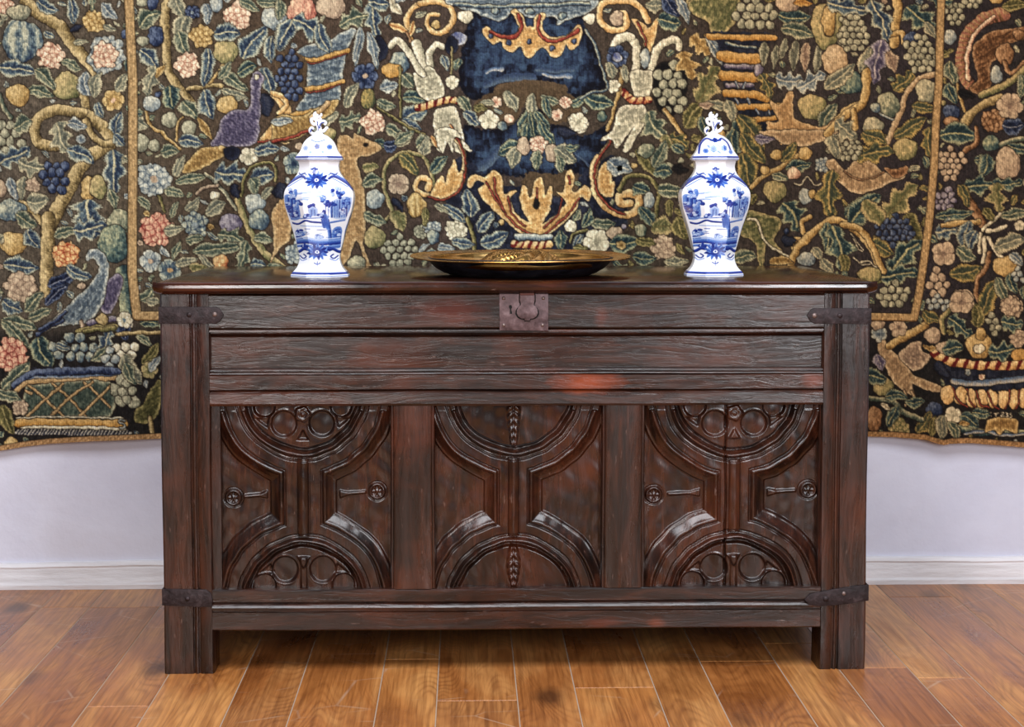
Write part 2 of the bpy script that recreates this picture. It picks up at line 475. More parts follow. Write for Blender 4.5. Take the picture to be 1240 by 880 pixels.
# muntins
def muntin(pa, pb):
    x0, x1 = XF(pa, 600), XF(pb, 600)
    zz0, zz1 = ZF(712.5), ZF(491)
    w = x1 - x0
    pr = [(x0, 0.07), (x0, 0.016), (x0 + 0.003, 0.009), (x0 + 0.006, 0.009), (x0 + 0.008, 0.004), (x0 + 0.012, 0.002), (x1 - 0.012, 0.002), (x1 - 0.008, 0.004), (x1 - 0.006, 0.009), (x1 - 0.003, 0.009), (x1, 0.016), (x1, 0.07)]
    prism('muntin', pr, 'z', zz0, zz1, M_OZ, chest, 30, 16, lambda p, q, a: (p + 0.0006 * math.sin(13 * a + p * 40), q))
muntin(472.5, 527); muntin(728.5, 781.5)
for pa, pb in ((254, 266.5), (992.5, 998)):
    x0, x1 = XF(pa, 600), XF(pb, 600)
    prism('panel_fillet', [(x0, 0.07), (x0, 0.008), ((x0 + x1) / 2, 0.010), (x1, 0.014), (x1, 0.07)], 'z', ZF(712.5), ZF(491), M_OZ, chest, 30, 4)

# carved panels as cut relief -------------------------------------------------
def sstep(a, b, x):
    t = np.clip((x - a) / (b - a), 0, 1); return t * t * (3 - 2 * t)
def bell(x, c, w): return np.exp(-((x - c) / w) ** 2)
def carve(kind, U, V):
    """U, V in the panel's own drawing units (0..720 wide, 0..775 high, downwards); returns relief in mm"""
    P = {1: dict(cx=348, t=-52, rt=246, ro=398, l=208, r=488), 2: dict(cx=340, t=-70, rt=262, ro=412, l=212, r=464), 3: dict(cx=370, t=-48, rt=250, ro=398, l=247, r=497)}[kind]
    cx, rt, ro = P['cx'], P['rt'], P['ro']
    tb = 775 - P['t'] + 5
    jit = 2.5 * np.sin(U * 0.021 + V * 0.017) + 1.5 * np.sin(U * 0.05 - V * 0.043 + kind)
    rT = np.hypot(U - cx, V - P['t']) + jit
    rB = np.hypot(U - cx, V - tb) + jit
    dT, dB = rT - rt, rB - rt
    dC = np.minimum(dT, dB)
    dL = np.maximum(np.maximum(ro - rT, ro - rB), U - P['l'])
    dR = np.maximum(np.maximum(ro - rT, ro - rB), P['r'] - U)
    dS = np.minimum(dL, dR)
    base = 13.0
    # lunette moulding: sharp lip, hollow, quirk
    hc = 2.5 + 14.5 * sstep(-4, 12, dC) + 1.8 * bell(dC, 14, 6) - 7.5 * bell(dC, 30, 10) * 1.0
    hc = np.where(dC > 26, np.minimum(hc, 30), hc)
    hc = hc - 3.5 * bell(dC, 40, 3.2) + 1.4 * bell(dC, 49, 7)
    hc = hc + (base - 17.0) * sstep(34, 44, dC)
    # side field moulding: ogee up to a bead
    hs = 2.0 + 4.0 * sstep(-2, 4, dS) + 7.0 * sstep(6, 44, dS) + 3.2 * bell(dS, 48, 8) - 3.6 * bell(dS, 62, 3.2)
    hs = hs + 0.0 * dS
    H = np.where(dC < 44, hc, np.where(dS < 70, np.minimum(hs, base + 4), base))
    both = (dC < 70) & (dS < 70)
    H = np.where(both, np.minimum(np.where(dC < 44, hc, base + 1.4 * bell(dC, 49, 7)), np.where(dS < 70, hs, base)), H)
    # middle bar between the two waists
    bar = np.clip(1 - np.abs(U - cx - (P['l'] + P['r'] - 2 * cx) * 0.5 * 0.4) / 27.0, 0, 1) * (dC > 34)
    H = H + np.where(bar > 0, 7.0 * np.sqrt(np.clip(bar, 0, 1)) - 3.5 * bell(bar, 0.05, 0.07), 0)
    inT, inB = dT < -6, dB < -6
    def sunk(H, x, y, r, depth, reg, lip=0.6):
        d = np.hypot(U - x, (V - y)) - r
        return H + reg * (-depth * sstep(3, -5, d) + lip * bell(d, 4, 5))
    def tri(H, pts, hgt, reg):
        d = np.full(U.shape, -1e9)
        n = len(pts)
        ar = sum(pts[i][0] * pts[(i + 1) % n][1] - pts[(i + 1) % n][0] * pts[i][1] for i in range(n))
        sg = 1 if ar > 0 else -1
        for i in range(n):
            (ax, ay), (bx, by) = pts[i], pts[(i + 1) % n]
            L = math.hypot(bx - ax, by - ay)
            d = np.maximum(d, sg * ((U - ax) * (by - ay) - (V - ay) * (bx - ax)) / L)
        return H + reg * hgt * sstep(3, -6, d)
    if kind in (1, 3):
        H = H + 7.0 * (inT | inB) * sstep(-6, -18, dC)          # tracery ground stands up, roundels are sunk into it
        oy = 0 if kind == 1 else 4
        for sx in (-1, 1):
            H = sunk(H, cx + sx * 80, 82 + oy, 54, 7.0, inT)
            H = sunk(H, cx + sx * 162, 10 + oy, 46, 6.5, inT)
            H = sunk(H, cx + sx * 80, 695, 56, 7.0, inB)
            H = sunk(H, cx + sx * 168, 762, 50, 6.5, inB)
            H = tri(H, [(cx + sx * 140, 52), (cx + sx * 200, 60), (cx + sx * 150, 98)], -5, inT)
            H = tri(H, [(cx + sx * 140, 668), (cx + sx * 195, 712), (cx + sx * 128, 712)], -5, inB)
            # roundel flower on a stalk in the side field
            fx = {1: (50, 660), 3: (42, 680)}[kind][0 if sx < 0 else 1]
            fy = {1: (392, 368), 3: (388, 370)}[kind][0 if sx < 0 else 1]
            reg = (dS < -4)
            d = np.hypot(U - fx, V - fy)
            th = np.arctan2(V - fy, U - fx)
            H = H + np.where(d < 44, 5.5 * bell(d, 29, 6) + 4.0 * bell(d, 0, 9) + 3.0 * bell(d, 17, 7) * (0.5 + 0.5 * np.cos(6 * th)) - 2.0 * bell(d, 39, 4), 0) * reg
            ex = (P['l'] - 14) if sx < 0 else (P['r'] + 14)
            tt = np.clip((U - fx) / (ex - fx), 0, 1)
            wd = 6 + 10 * np.clip((tt - 0.78) / 0.22, 0, 1)
            H = H + np.where((tt > 0.30) & (tt < 1.0), 4.0 * sstep(wd + 3, wd - 3, np.abs(V - fy - (380 - fy) * tt)), 0) * reg
        H = tri(H, [(cx, 105), (cx + 26, 150), (cx - 26, 150)], 5 if kind == 3 else -7, inT)
        d = np.hypot(U - cx, V - 42); th = np.arctan2(V - 42, U - cx)
        H = H + inT * (4.0 * sstep(36 + 5 * np.cos(5 * th), 26, d) - 2 * bell(d, 12, 4))
        H = H + inB * 3.0 * sstep(16, 8, np.abs(U - cx)) * (V > 640)
        H = tri(H, [(cx - 28, 640), (cx + 28, 640), (cx, 690)], 4, inB)
    else:
        H = H + 5.0 * (inT | inB) * sstep(-6, -20, dC)
        for (y0, y1, reg) in ((5, 205, inT), (585, 770, inB)):
            t = (V - y0) / (y1 - y0)
            wd = (34 if y0 < 100 else 30) * np.clip(1.05 - t, 0, 1) ** 0.6 if y0 < 100 else 10 + 22 * np.clip(np.sin(math.pi * np.clip(t, 0, 1)), 0, 1)
            zig = 0.75 + 0.25 * np.sin(V * 0.2 - np.abs(U - cx) * 0.14)
            m = (t > 0) & (t < 1) & reg
            H = H + np.where(m, (5.0 * sstep(wd + 3, wd * 0.6 - 2, np.abs(U - cx)) * zig - 3.0 * bell(U - cx, 0, 4)), 0)
    # hand-cut unevenness
    H = H + 0.35 * np.sin(U * 0.09 + 3 * np.sin(V * 0.013)) * np.sin(V * 0.031 + kind) + 0.25 * np.sin(U * 0.031 - V * 0.07)
    if kind == 3:   # the split in the right-hand panel
        H = H - 9.0 * bell(U - (335 + 2.0 * np.sin(V * 0.02)), 0, 2.6)
    # rubbed flat towards the upper edge
    H = np.where(V < 26, np.minimum(H, 12.5) * (V >= 0), H)
    return H
def carved_panel(kind, px0, px1):
    x0, x1 = XF(px0, 600), XF(px1, 600)
    zb, zt = ZF(713.5), ZF(490)
    nx, nz = 250, 270
    u = np.linspace(0, 1, nx + 1); v = np.linspace(0, 1, nz + 1)
    UU, VV = np.meshgrid(u * 720, v * 775)
    H = carve(kind, UU, VV)
    k = 0.25 * (np.roll(H, 1, 0) + np.roll(H, -1, 0) + np.roll(H, 1, 1) + np.roll(H, -1, 1))
    H = 0.6 * H + 0.4 * k
    X = x0 + (x1 - x0) * UU / 720; Z = zt + (zb - zt) * VV / 775
    Y = 0.036 - H * 0.00150
    co = np.stack([X, Y, Z], -1).reshape(-1, 3)
    I = np.arange((nx + 1) * (nz + 1)).reshape(nz + 1, nx + 1)
    q = np.stack([I[:-1, :-1], I[1:, :-1], I[1:, 1:], I[:-1, 1:]], -1).reshape(-1, 4)
    return grid_mesh('carved_panel', co, q, M_OP, chest)
def grid_mesh(name, co, quads, mat, parent=None, colors=None, smooth=True):
    me = bpy.data.meshes.new(name)
    me.vertices.add(len(co)); me.vertices.foreach_set('co', np.ascontiguousarray(co, np.float32).ravel())
    n = len(quads)
    me.loops.add(n * 4); me.loops.foreach_set('vertex_index', np.ascontiguousarray(quads, np.int32).ravel())
    me.polygons.add(n)
    me.polygons.foreach_set('loop_start', np.arange(0, n * 4, 4, dtype=np.int32))
    me.polygons.foreach_set('loop_total', np.full(n, 4, np.int32))
    if smooth: me.polygons.foreach_set('use_smooth', np.ones(n, bool))
    me.materials.append(mat)
    if colors is not None:
        at = me.color_attributes.new('Col', 'BYTE_COLOR', 'POINT')
        c = np.concatenate([np.clip(colors, 0, 1), np.ones((len(colors), 1))], 1).astype(np.float32)
        at.data.foreach_set('color_srgb', c.ravel())
    me.update(); me.validate()
    o = bpy.data.objects.new(name, me)
    COL.objects.link(o)
    if parent: o.parent = parent
    return o
carved_panel(1, 266, 473); carved_panel(2, 526.5, 729); carved_panel(3, 781, 993.5)

# sides, back, bottom
for sx in (-1, 1):
    xa = sx * 0.762
    box('side_panel', min(xa, xa - sx * 0.02), max(xa, xa - sx * 0.02), 0.08, CD - 0.08, ZF(762), HR, M_OX, chest, 0.002)
    for za, zc in ((HR - 0.08, HR), (ZF(762), ZF(720))):
        xb = sx * 0.772
        box('side_rail', min(xb, xb - sx * 0.012), max(xb, xb - sx * 0.012), 0.08, CD - 0.08, za, zc, M_OX, chest, 0.002)
box('back_board', -0.69, 0.69, CD - 0.03, CD - 0.01, ZF(762), HR, M_OX, chest)
box('bottom_board', -0.70, 0.70, 0.06, CD - 0.03, ZF(758), ZF(752), M_OX, chest)
# lid
XL = 0.7846
yb = 0.766
prf = [(yb, HT), (-0.022, HT), (-0.028, HT - 0.0025), (-0.033, HT - 0.007), (-0.034, HT - 0.013), (-0.031, HT - 0.019), (-0.024, HT - 0.0235), (-0.018, HT - 0.0265), (yb, HT - 0.0265)]
def lidwob(y, z, a):
    e = max(0.0, (abs(a) - (XL - 0.02)) / 0.02)
    return (y + 0.0008 * math.sin(6 * a + 1) + 0.0005 * math.sin(21 * a) + (0.008 * e * e if y < 0 else 0), z + 0.0006 * math.sin(4 * a + 2) - (0.004 * e * e if z > HT - 0.001 else -0.003 * e * e))
prism('lid', prf, 'x', -XL, XL, M_LID, chest, 30, 120, lidwob)

# iron straps
def strap(ptspx, yoff, nails, side):
    Y = -0.0045 + yoff
    pts = [(XF(a, b, Y), ZF(b, a, Y)) for a, b in ptspx]
    o = plate('iron_strap', pts, Y, 0.006, M_IRON, chest, 0.0014)
    zs = [p[1] for p in pts]; xs = [p[0] for p in pts]
    if side:
        xe = min(xs) if side < 0 else max(xs)
        ends = [p[1] for p in pts if abs(p[0] - xe) < 0.01]
        b = box_bm(min(xe, xe - side * 0.004), max(xe, xe - side * 0.004), Y + 0.001, 0.16, min(ends), max(ends), 0.001, 1)
        bm_obj('strap_return', b, M_IRON, o)
    for (a, b, r, mt) in nails:
        dome('nail', XF(a, b, Y), Y + 0.0005, ZF(b, a, Y), r, r * 0.6, mt, o)
strap([(192, 371.5), (262, 371.5), (266, 374), (271, 381.5), (266, 389.5), (261, 392), (192, 392)], 0.0, [(229, 381, 0.006, M_IRON), (260, 380.5, 0.006, M_NAIL)], -1)
strap([(1055.5, 373), (985, 373), (981, 376), (977, 382), (982, 389.5), (987, 392), (1055.5, 392.5)], 0.0, [(986.5, 382, 0.0065, M_NAIL), (1017, 382, 0.006, M_IRON)], 1)
strap([(196, 713), (249, 714), (255, 718), (257.5, 727), (256, 735), (240, 735), (196, 733)], 0.0, [(227, 725, 0.006, M_IRON)], -1)
strap([(1052, 708), (1037, 709.5), (1012, 713), (992, 717), (981, 719), (974.5, 726), (979, 731.5), (990, 734), (1010, 733), (1032, 730.5), (1052, 727)], -0.001, [(1000, 725, 0.007, M_IRON), (1022, 718.5, 0.005, M_NAIL)], 1)

# lock
def PX(lst, Y): return [(XF(a, b, Y), ZF(b, a, Y)) for a, b in lst]
lk = plate('lock_plate', PX([(604.5, 355.5), (664, 355.5), (664, 400.5), (605, 400)], -0.004), -0.004, 0.006, M_LOCK, chest, 0.001)
for a, b in ((610, 361), (658, 361), (610, 393.5), (657, 393.5)):
    dome('nail', XF(a, b, -0.004), -0.0038, ZF(b, a, -0.004), 0.0042, 0.003, M_NAIL, lk)
hp = []
half = [(8.5, 352), (9, 358), (9, 364), (8, 367), (8, 369.5), (10.5, 371.5), (12.5, 375), (12.8, 379), (11, 383), (7.5, 385.5), (3.5, 386), (3, 388.2)]
hp = [(638.5 - a, b) for a, b in half] + [(638.5 + a, b) for a, b in half[::-1]]
plate('hasp_shadow', PX([(638.5 + (a - 638.5) * 1.13, b + 1.0) for a, b in hp], -0.0048), -0.0048, 0.002, M_HOLE_SHADOW, lk, 0)  # dark plate painting in the shadow gap around the hasp
plate('hasp', PX(hp, -0.009), -0.009, 0.006, M_LOCK, lk, 0.0010)
hg = box_bm(XF(629.5, 356, -0.012), XF(647, 356, -0.012), -0.0125, -0.003, ZF(357.5, 638, -0.012), ZF(353.5, 638, -0.012), 0.0015)
bm_obj('hasp_hinge', hg, plain('hinge_iron', (92, 52, 46), 0.5, 0.3), lk)
kh = [(616.5, 369.5), (619.3, 369.3), (620.2, 372), (619, 374.2), (620.3, 379.8), (617.3, 380), (617.6, 374.4), (616.3, 372)]
plate('keyhole', PX(kh, -0.0045), -0.0045, 0.002, M_HOLE_SHADOW, lk, 0)

# ------------------------------------------------------------------ woven / painted design as colour per thread
PAL = {  # inner, mid, edge, vein
 'bl': ((34, 52, 84), (80, 108, 126), (182, 186, 164), (206, 200, 160)),
 'bn': ((22, 28, 54), (34, 50, 92), (92, 112, 150), (140, 150, 176)),
 'gr': ((50, 70, 66), (100, 114, 98), (186, 182, 146), (200, 192, 146)),
 'tn': ((84, 92, 86), (136, 138, 116), (202, 192, 156), (208, 198, 158)),
 'te': ((28, 50, 62), (60, 92, 96), (164, 170, 134), (186, 180, 126)),
 'gd': ((54, 66, 56), (96, 98, 60), (194, 160, 86), (196, 164, 92)),
 'ol': ((66, 66, 38), (108, 104, 60), (172, 156, 96), (176, 160, 100)),
 'pk': ((168, 98, 80), (214, 170, 142), (240, 216, 190), (190, 130, 110)),
 'rd': ((138, 38, 40), (204, 118, 100), (228, 182, 150), (150, 50, 50)),
 'ro': ((178, 54, 36), (218, 138, 78), (236, 196, 136), (180, 60, 40)),
 'rr': ((120, 26, 28), (160, 44, 38), (186, 80, 60), (120, 30, 30)),
 'go': ((138, 98, 48), (190, 150, 84), (218, 186, 124), (150, 110, 56)),
 'or': ((200, 140, 72), (226, 176, 108), (242, 208, 150), (170, 80, 40)),
 'ob': ((176, 112, 40), (206, 146, 64), (216, 166, 92), (150, 90, 40)),
 'cr': ((150, 146, 124), (208, 200, 172), (236, 228, 204), (170, 150, 120)),
 'pg': ((132, 106, 92), (178, 150, 126), (204, 180, 152), (120, 90, 76)),
 'br': ((92, 74, 44), (166, 140, 88), (206, 180, 126), (110, 90, 56)),
 'og': ((86, 92, 56), (150, 142, 92), (196, 172, 116), (120, 110, 66)),
 'sg': ((84, 88, 78), (142, 144, 122), (186, 184, 156), (100, 100, 84)),
 'gb': ((66, 86, 108), (130, 148, 158), (196, 200, 188), (206, 206, 190)),
 'mv': ((62, 56, 92), (110, 102, 134), (166, 160, 176), (180, 170, 180)),
 'sq': ((88, 54, 32), (148, 98, 62), (192, 146, 106), (90, 56, 34)),
 'fx': ((170, 124, 76), (196, 152, 100), (216, 180, 130), (130, 90, 52)),
 'pb': ((150, 116, 84), (188, 154, 114), (210, 184, 148), (120, 84, 56)),
 'wb': ((228, 226, 218), (160, 170, 196), (60, 72, 130), (220, 220, 220)),
 'db': ((52, 80, 118), (34, 48, 80), (22, 22, 34), (60, 90, 140)),
 'lb': ((196, 190, 176), (150, 160, 176), (70, 104, 150), (180, 180, 180)),
 'bs0': ((84, 108, 134), (64, 88, 122), (46, 66, 104), (90, 110, 140)),
 'dk': ((26, 24, 28), (30, 28, 30), (36, 32, 32), (40, 40, 40)),
 'nv': ((56, 62, 84), (34, 40, 64), (26, 28, 42), (40, 50, 80)),
 'bw': ((84, 64, 46), (92, 72, 52), (98, 76, 56), (90, 70, 50)),
 'gn': ((164, 124, 76), (186, 146, 94), (204, 166, 114), (150, 110, 66)),
}
for _k in PAL: PAL[_k] = tuple(np.array(c, float) / 255 for c in PAL[_k])

class Canvas:
    def __init__(s, x0, y0, x1, y1, ss, bg, seed=3):
        s.x0, s.y0, s.ss = x0, y0, ss
        s.W, s.H = int((x1 - x0) * ss), int((y1 - y0) * ss)
        s.img = np.empty((s.H, s.W, 3)); s.img[:] = np.array(bg) / 255.0
        s.occ = np.zeros((s.H, s.W), bool)
        s.rng = np.random.default_rng(seed)
        def up(fx, fy):
            a = s.rng.random((int(s.H / fy) + 2, int(s.W / fx) + 2))
            yi = (np.arange(s.H) / fy).astype(int); xi = (np.arange(s.W) / fx).astype(int)
            return a[yi][:, xi] - 0.5
        s.nf = up(ss * 1.0, ss * 3.2)                                 # single picks of weft
        s.nd = up(ss * 1.0, ss * 1.3)
        s.nb = 0.5 * up(ss * 2.0, ss * 5) + 0.5 * up(ss * 4, ss * 4)
        s.nl = 0.5 * up(ss * 3, ss * 9) + 0.6 * up(ss * 9, ss * 7)
        s.ox = s.oy = 0.0; s.k = 1.0
        s.out = np.array((36, 27, 24)) / 255.0
        s.ow = 0.9; s.jit = 1.0
    def tile(s, ox, oy, k): s.ox, s.oy, s.k = ox, oy, k
    def win(s, xa, ya, xb, yb):
        i0 = max(0, int((xa - s.x0) * s.ss)); i1 = min(s.W, int((xb - s.x0) * s.ss) + 2)
        j0 = max(0, int((ya - s.y0) * s.ss)); j1 = min(s.H, int((yb - s.y0) * s.ss) + 2)
        if i1 <= i0 or j1 <= j0: return None
        X, Y = np.meshgrid(s.x0 + (np.arange(i0, i1) + 0.5) / s.ss, s.y0 + (np.arange(j0, j1) + 0.5) / s.ss)
        return (slice(j0, j1), slice(i0, i1)), X, Y
    def put(s, sl, d, col, outline=True, alpha=1.0):
        a = np.clip(0.5 - d * s.ss, 0, 1) * alpha
        if outline:
            ao = np.clip(0.5 - (d - s.ow) * s.ss, 0, 1)[..., None] * 0.9
            s.img[sl] = s.img[sl] * (1 - ao) + s.out * ao
            s.occ[sl] |= d < s.ow
        s.img[sl] = s.img[sl] * (1 - a[..., None]) + col * a[..., None]
    def mix3(s, p, t, sl, amt=0.42):
        t = np.clip(t + amt * s.jit * s.nf[sl] + 0.50 * s.jit * s.nb[sl], 0, 1)[..., None]
        c = np.where(t < 0.5, p[0] + (p[1] - p[0]) * t * 2, p[1] + (p[2] - p[1]) * (t - 0.5) * 2)
        return c
    def L(s, x, y, ang, ln, w, pal, lob=0):
        x = s.ox + x / s.k; y = s.oy + y / s.k; ln /= s.k; w /= s.k
        r = ln / 2 + 2
        q = s.win(x - r - w * .3, y - r - w * .3, x + r + w * .3, y + r + w * .3)
        if q is None: return
        sl, X, Y = q; a = math.radians(ang)
        u = ((X - x) * math.cos(a) + (Y - y) * math.sin(a)) / (ln / 2)
        v = -(X - x) * math.sin(a) + (Y - y) * math.cos(a)
        v = v - 0.10 * w * np.sin(u * 2.2 + x)
        t = np.clip((u + 1) / 2, 0, 1)
        wd = w / 2 * np.sin(np.pi * t ** 0.80) ** 0.75
        if lob: wd = wd * (0.80 + 0.30 * np.cos((u + 0.1) * np.pi * 2.6 - np.abs(v) / max(w, 1) * 3))
        wd = wd * (1 + 0.10 * np.sin(u * 5 + x * 1.3) + 0.06 * np.sin(u * 9 - y + np.sign(v)))
        wd = wd * (1 + 0.10 * (np.abs(((u * ln / 5.0) % 1) - 0.5) * 4 - 1))
        d = np.abs(v) - wd
        d = np.where(np.abs(u) > 1, np.maximum(d, (np.abs(u) - 1) * ln / 2 + 0.3), d)
        p = PAL[pal]
        e = np.clip(np.abs(v) / np.maximum(wd, 0.5), 0, 1)
        tt = 0.04 + 0.30 * e + 0.75 * sstep(0.50, 0.92, e) + 0.14 * np.sign(v) * (e > 0.12)
        vs = ((u * ln / 2 - np.abs(v) * 0.9) % max(3.4, ln * 0.16)) < 0.9
        tt = tt + 0.42 * vs * (e < 0.85)
        c = s.mix3(p, tt, sl)
        rib = (np.abs(v) < max(0.55, w * 0.035)) & (u < 0.75)
        c[rib] = p[3] * (0.95 + 0.1 * s.nf[sl][rib])[:, None]
        s.put(sl, d, c)
    def F(s, x, y, r, pal, n=8, cen=None):
        x = s.ox + x / s.k; y = s.oy + y / s.k; r /= s.k
        q = s.win(x - r * 1.2 - 2, y - r * 1.2 - 2, x + r * 1.2 + 2, y + r * 1.2 + 2)
        if q is None: return
        sl, X, Y = q
        th = np.arctan2(Y - y, X - x) + (x * 0.7) % 1; rho = np.hypot(X - x, Y - y)
        pet = np.abs(np.cos(n * th / 2))
        R = r * (0.80 + 0.22 * pet ** 0.6)
        d = rho - R
        e = rho / R
        p = PAL[pal]
        t = 0.15 + 0.80 * e
        if n >= 7 and r > 3.5:   # crowded petals, each with its own pale middle and dark seam
            m_ = int(8 + r * 0.7); gg = random.Random(int(x * 13 + y * 7))
            d1 = np.full(X.shape, 1e9); d2 = d1.copy()
            for i_ in range(m_):
                rq = r * math.sqrt((i_ + .3) / m_) * 0.95; aq = i_ * 2.39996 + gg.uniform(-.3, .3)
                dd = np.hypot(X - x - rq * math.cos(aq), Y - y - rq * math.sin(aq))
                d2 = np.minimum(d2, np.maximum(d1, dd)); d1 = np.minimum(d1, dd)
            cs = r * 1.5 / math.sqrt(m_)
            t = 1.0 - 0.55 * d1 / cs - 0.75 * ((d2 - d1) < 0.75) - 0.12 * (e < 0.5)
            R = r * (0.92 + 0.06 * np.cos(5 * th + x) + 0.05 * np.cos(9 * th + y))
            d = np.minimum(rho - R * 0.9, np.maximum(d1 - cs * 0.72, rho - R * 1.08))
        else:
            t = t - 0.9 * (pet < 0.16) * (e > 0.2)
        c = s.mix3(p, t, sl)
        if r > 4 and (n < 7 or cen):
            cc = PAL[cen][1] if cen else p[0]
            m = (rho < r * 0.22)
            c[m] = cc
        s.put(sl, d, c)
    def O(s, x, y, rx, ry, pal, st=0):
        x = s.ox + x / s.k; y = s.oy + y / s.k; rx /= s.k; ry /= s.k
        q = s.win(x - rx - 2, y - ry - 2, x + rx + 2, y + ry + 2)
        if q is None: return
        sl, X, Y = q
        a = np.arctan2(Y - y, X - x)
        e = np.hypot((X - x) / rx, (Y - y) / ry) / (1 + 0.05 * np.sin(3 * a + x) + 0.03 * np.sin(5 * a + y))
        d = (e - 1) * min(rx, ry)
        p = PAL[pal]
        t = 0.62 - 0.42 * ((X - x) / rx * 0.6 + (Y - y) / ry * 0.6) - 0.25 * e ** 3 + 0.15
        if st: t = t + 0.3 * np.sin((X - x) / np.maximum(np.sqrt(np.clip(1 - ((Y - y) / ry) ** 2, 0.05, 1)), .2) / rx * 9)
        s.put(sl, d, s.mix3(p, t, sl, 0.4))
    def G(s, x, y, rx, ry, r, pal):
        j = 0; yy = -ry
        rg = random.Random(int(x * 7 + y))
        while yy <= ry:
            xx = -rx + (r if j % 2 else 0)
            while xx <= rx:
                if (xx / rx) ** 2 + (yy / ry) ** 2 < 1.05:
                    s.O(x + xx + rg.uniform(-.2, .2) * r, y + yy + rg.uniform(-.2, .2) * r, r * rg.uniform(.86, 1.05), r * rg.uniform(.86, 1.05), pal)
                xx += 2.05 * r
            yy += 1.8 * r; j += 1
    def crom(s, pts, closed, n=7):
        P = np.array(pts, float); P[:, 0] = s.ox + P[:, 0] / s.k; P[:, 1] = s.oy + P[:, 1] / s.k
        if len(P) < 3 and not closed:
            t = np.linspace(0, 1, 6)[:, None]; return P[0] + (P[-1] - P[0]) * t
        N = len(P); o = []
        for i in range(N if closed else N - 1):
            a, b, c, d = ((P[(i - 1) % N], P[i], P[(i + 1) % N], P[(i + 2) % N]) if closed else (P[max(i - 1, 0)], P[i], P[i + 1], P[min(i + 2, N - 1)]))
            for q in range(n):
                t = q / n
                o.append(0.5 * (2 * b + (c - a) * t + (2 * a - 5 * b + 4 * c - d) * t * t + (3 * b - a - 3 * c + d) * t ** 3))
        if not closed: o.append(P[-1])
        return np.array(o)
    def S(s, pts, w, pal, w2=None, outline=True, stripe=None):
        P = s.crom(pts, False); w = w / s.k / 2; w2 = w if w2 is None else w2 / s.k / 2
        m = max(w, w2) + 2.5
        q = s.win(P[:, 0].min() - m, P[:, 1].min() - m, P[:, 0].max() + m, P[:, 1].max() + m)
        if q is None: return
        sl, X, Y = q
        D = np.full(X.shape, 1e3); V = np.zeros(X.shape); A = np.zeros(X.shape)
        n = len(P) - 1; acc = 0.0
        for i in range(n):
            ax, ay = P[i]; bx, by = P[i + 1]
            L = math.hypot(bx - ax, by - ay)
            if L < 1e-6: continue
            wi = w + (w2 - w) * i / n
            xa, xb = min(ax, bx) - m, max(ax, bx) + m; ya, yb = min(ay, by) - m, max(ay, by) + m
            gx0 = np.searchsorted(X[0], xa); gx1 = np.searchsorted(X[0], xb)
            gy0 = np.searchsorted(Y[:, 0], ya); gy1 = np.searchsorted(Y[:, 0], yb)
            if gx1 <= gx0 or gy1 <= gy0: acc += L; continue
            ww = (slice(gy0, gy1), slice(gx0, gx1))
            dx, dy = (bx - ax) / L, (by - ay) / L
            tx = np.clip((X[ww] - ax) * dx + (Y[ww] - ay) * dy, 0, L)
            px, py = X[ww] - ax - tx * dx, Y[ww] - ay - tx * dy
            dd = np.hypot(px, py) - wi
            b = dd < D[ww]
            sv = -(X[ww] - ax) * dy + (Y[ww] - ay) * dx
            flip = 1 if (dx * 0.7 - dy * 0.7) > 0 else -1
            D[ww] = np.where(b, dd, D[ww]); V[ww] = np.where(b, flip * sv / max(wi, .3), V[ww]); A[ww] = np.where(b, acc + tx, A[ww])
            acc += L
        p = PAL[pal]
        c = s.mix3(p, 0.66 - 0.55 * np.clip(V, -1, 1) - 0.25 * ((A % 3.1) < 0.9) * (V > 0), sl, 0.35)
        if stripe:
            c = np.where((((A + V * 2.0) % stripe[0]) < stripe[0] * 0.36)[..., None], PAL[stripe[1]][0] + 0.0 * c, c)
        s.put(sl, D, c, outline)
    def P(s, pts, pal, smooth=True, wid=5.0, outline=True, stripe=None, alpha=1.0):
        P = s.crom(pts, True, 4) if smooth else np.array([(s.ox + a / s.k, s.oy + b / s.k) for a, b in pts], float)
        q = s.win(P[:, 0].min() - 3, P[:, 1].min() - 3, P[:, 0].max() + 3, P[:, 1].max() + 3)
        if q is None: return
        sl, X, Y = q
        ins = np.zeros(X.shape, bool); D = np.full(X.shape, 1e6)
        for i in range(len(P)):
            ax, ay = P[i]; bx, by = P[(i + 1) % len(P)]
            c = (ay > Y) != (by > Y)
            ins ^= c & (X < (bx - ax) * (Y - ay) / ((by - ay) if by != ay else 1e-9) + ax)
            L2 = (bx - ax) ** 2 + (by - ay) ** 2
            if L2 < 1e-9: continue
            t = np.clip(((X - ax) * (bx - ax) + (Y - ay) * (by - ay)) / L2, 0, 1)
            D = np.minimum(D, (X - ax - t * (bx - ax)) ** 2 + (Y - ay - t * (by - ay)) ** 2)
        D = np.sqrt(D); d = np.where(ins, -D, D)
        e = np.clip(1 - D / wid, 0, 1)
        t = 0.15 + 0.75 * e
        if stripe:   # feathering / hachure: (angle, period)
            a = math.radians(stripe[0])
            ph = (X * math.cos(a) + Y * math.sin(a) + 1.2 * np.sin(Y * .4 + X * .3)) % stripe[1]
            t = t + 0.5 * (ph / stripe[1] - 0.5)
        if pal in ('db', 'nv', 'bw'):
            t = 1.05 - np.clip(D / 22, 0, 1) * 0.85 * (pal == 'db') - 0.45 * (pal != 'db') + 1.1 * s.nl[sl]
            outline = False
            if pal == 'db': s.occ[sl] |= d < 0
        s.put(sl, d + (1.6 * s.nl[sl] * 2 if pal in ('db', 'nv', 'bw') else 0), s.mix3(PAL[pal], t, sl, 0.4), outline, alpha)
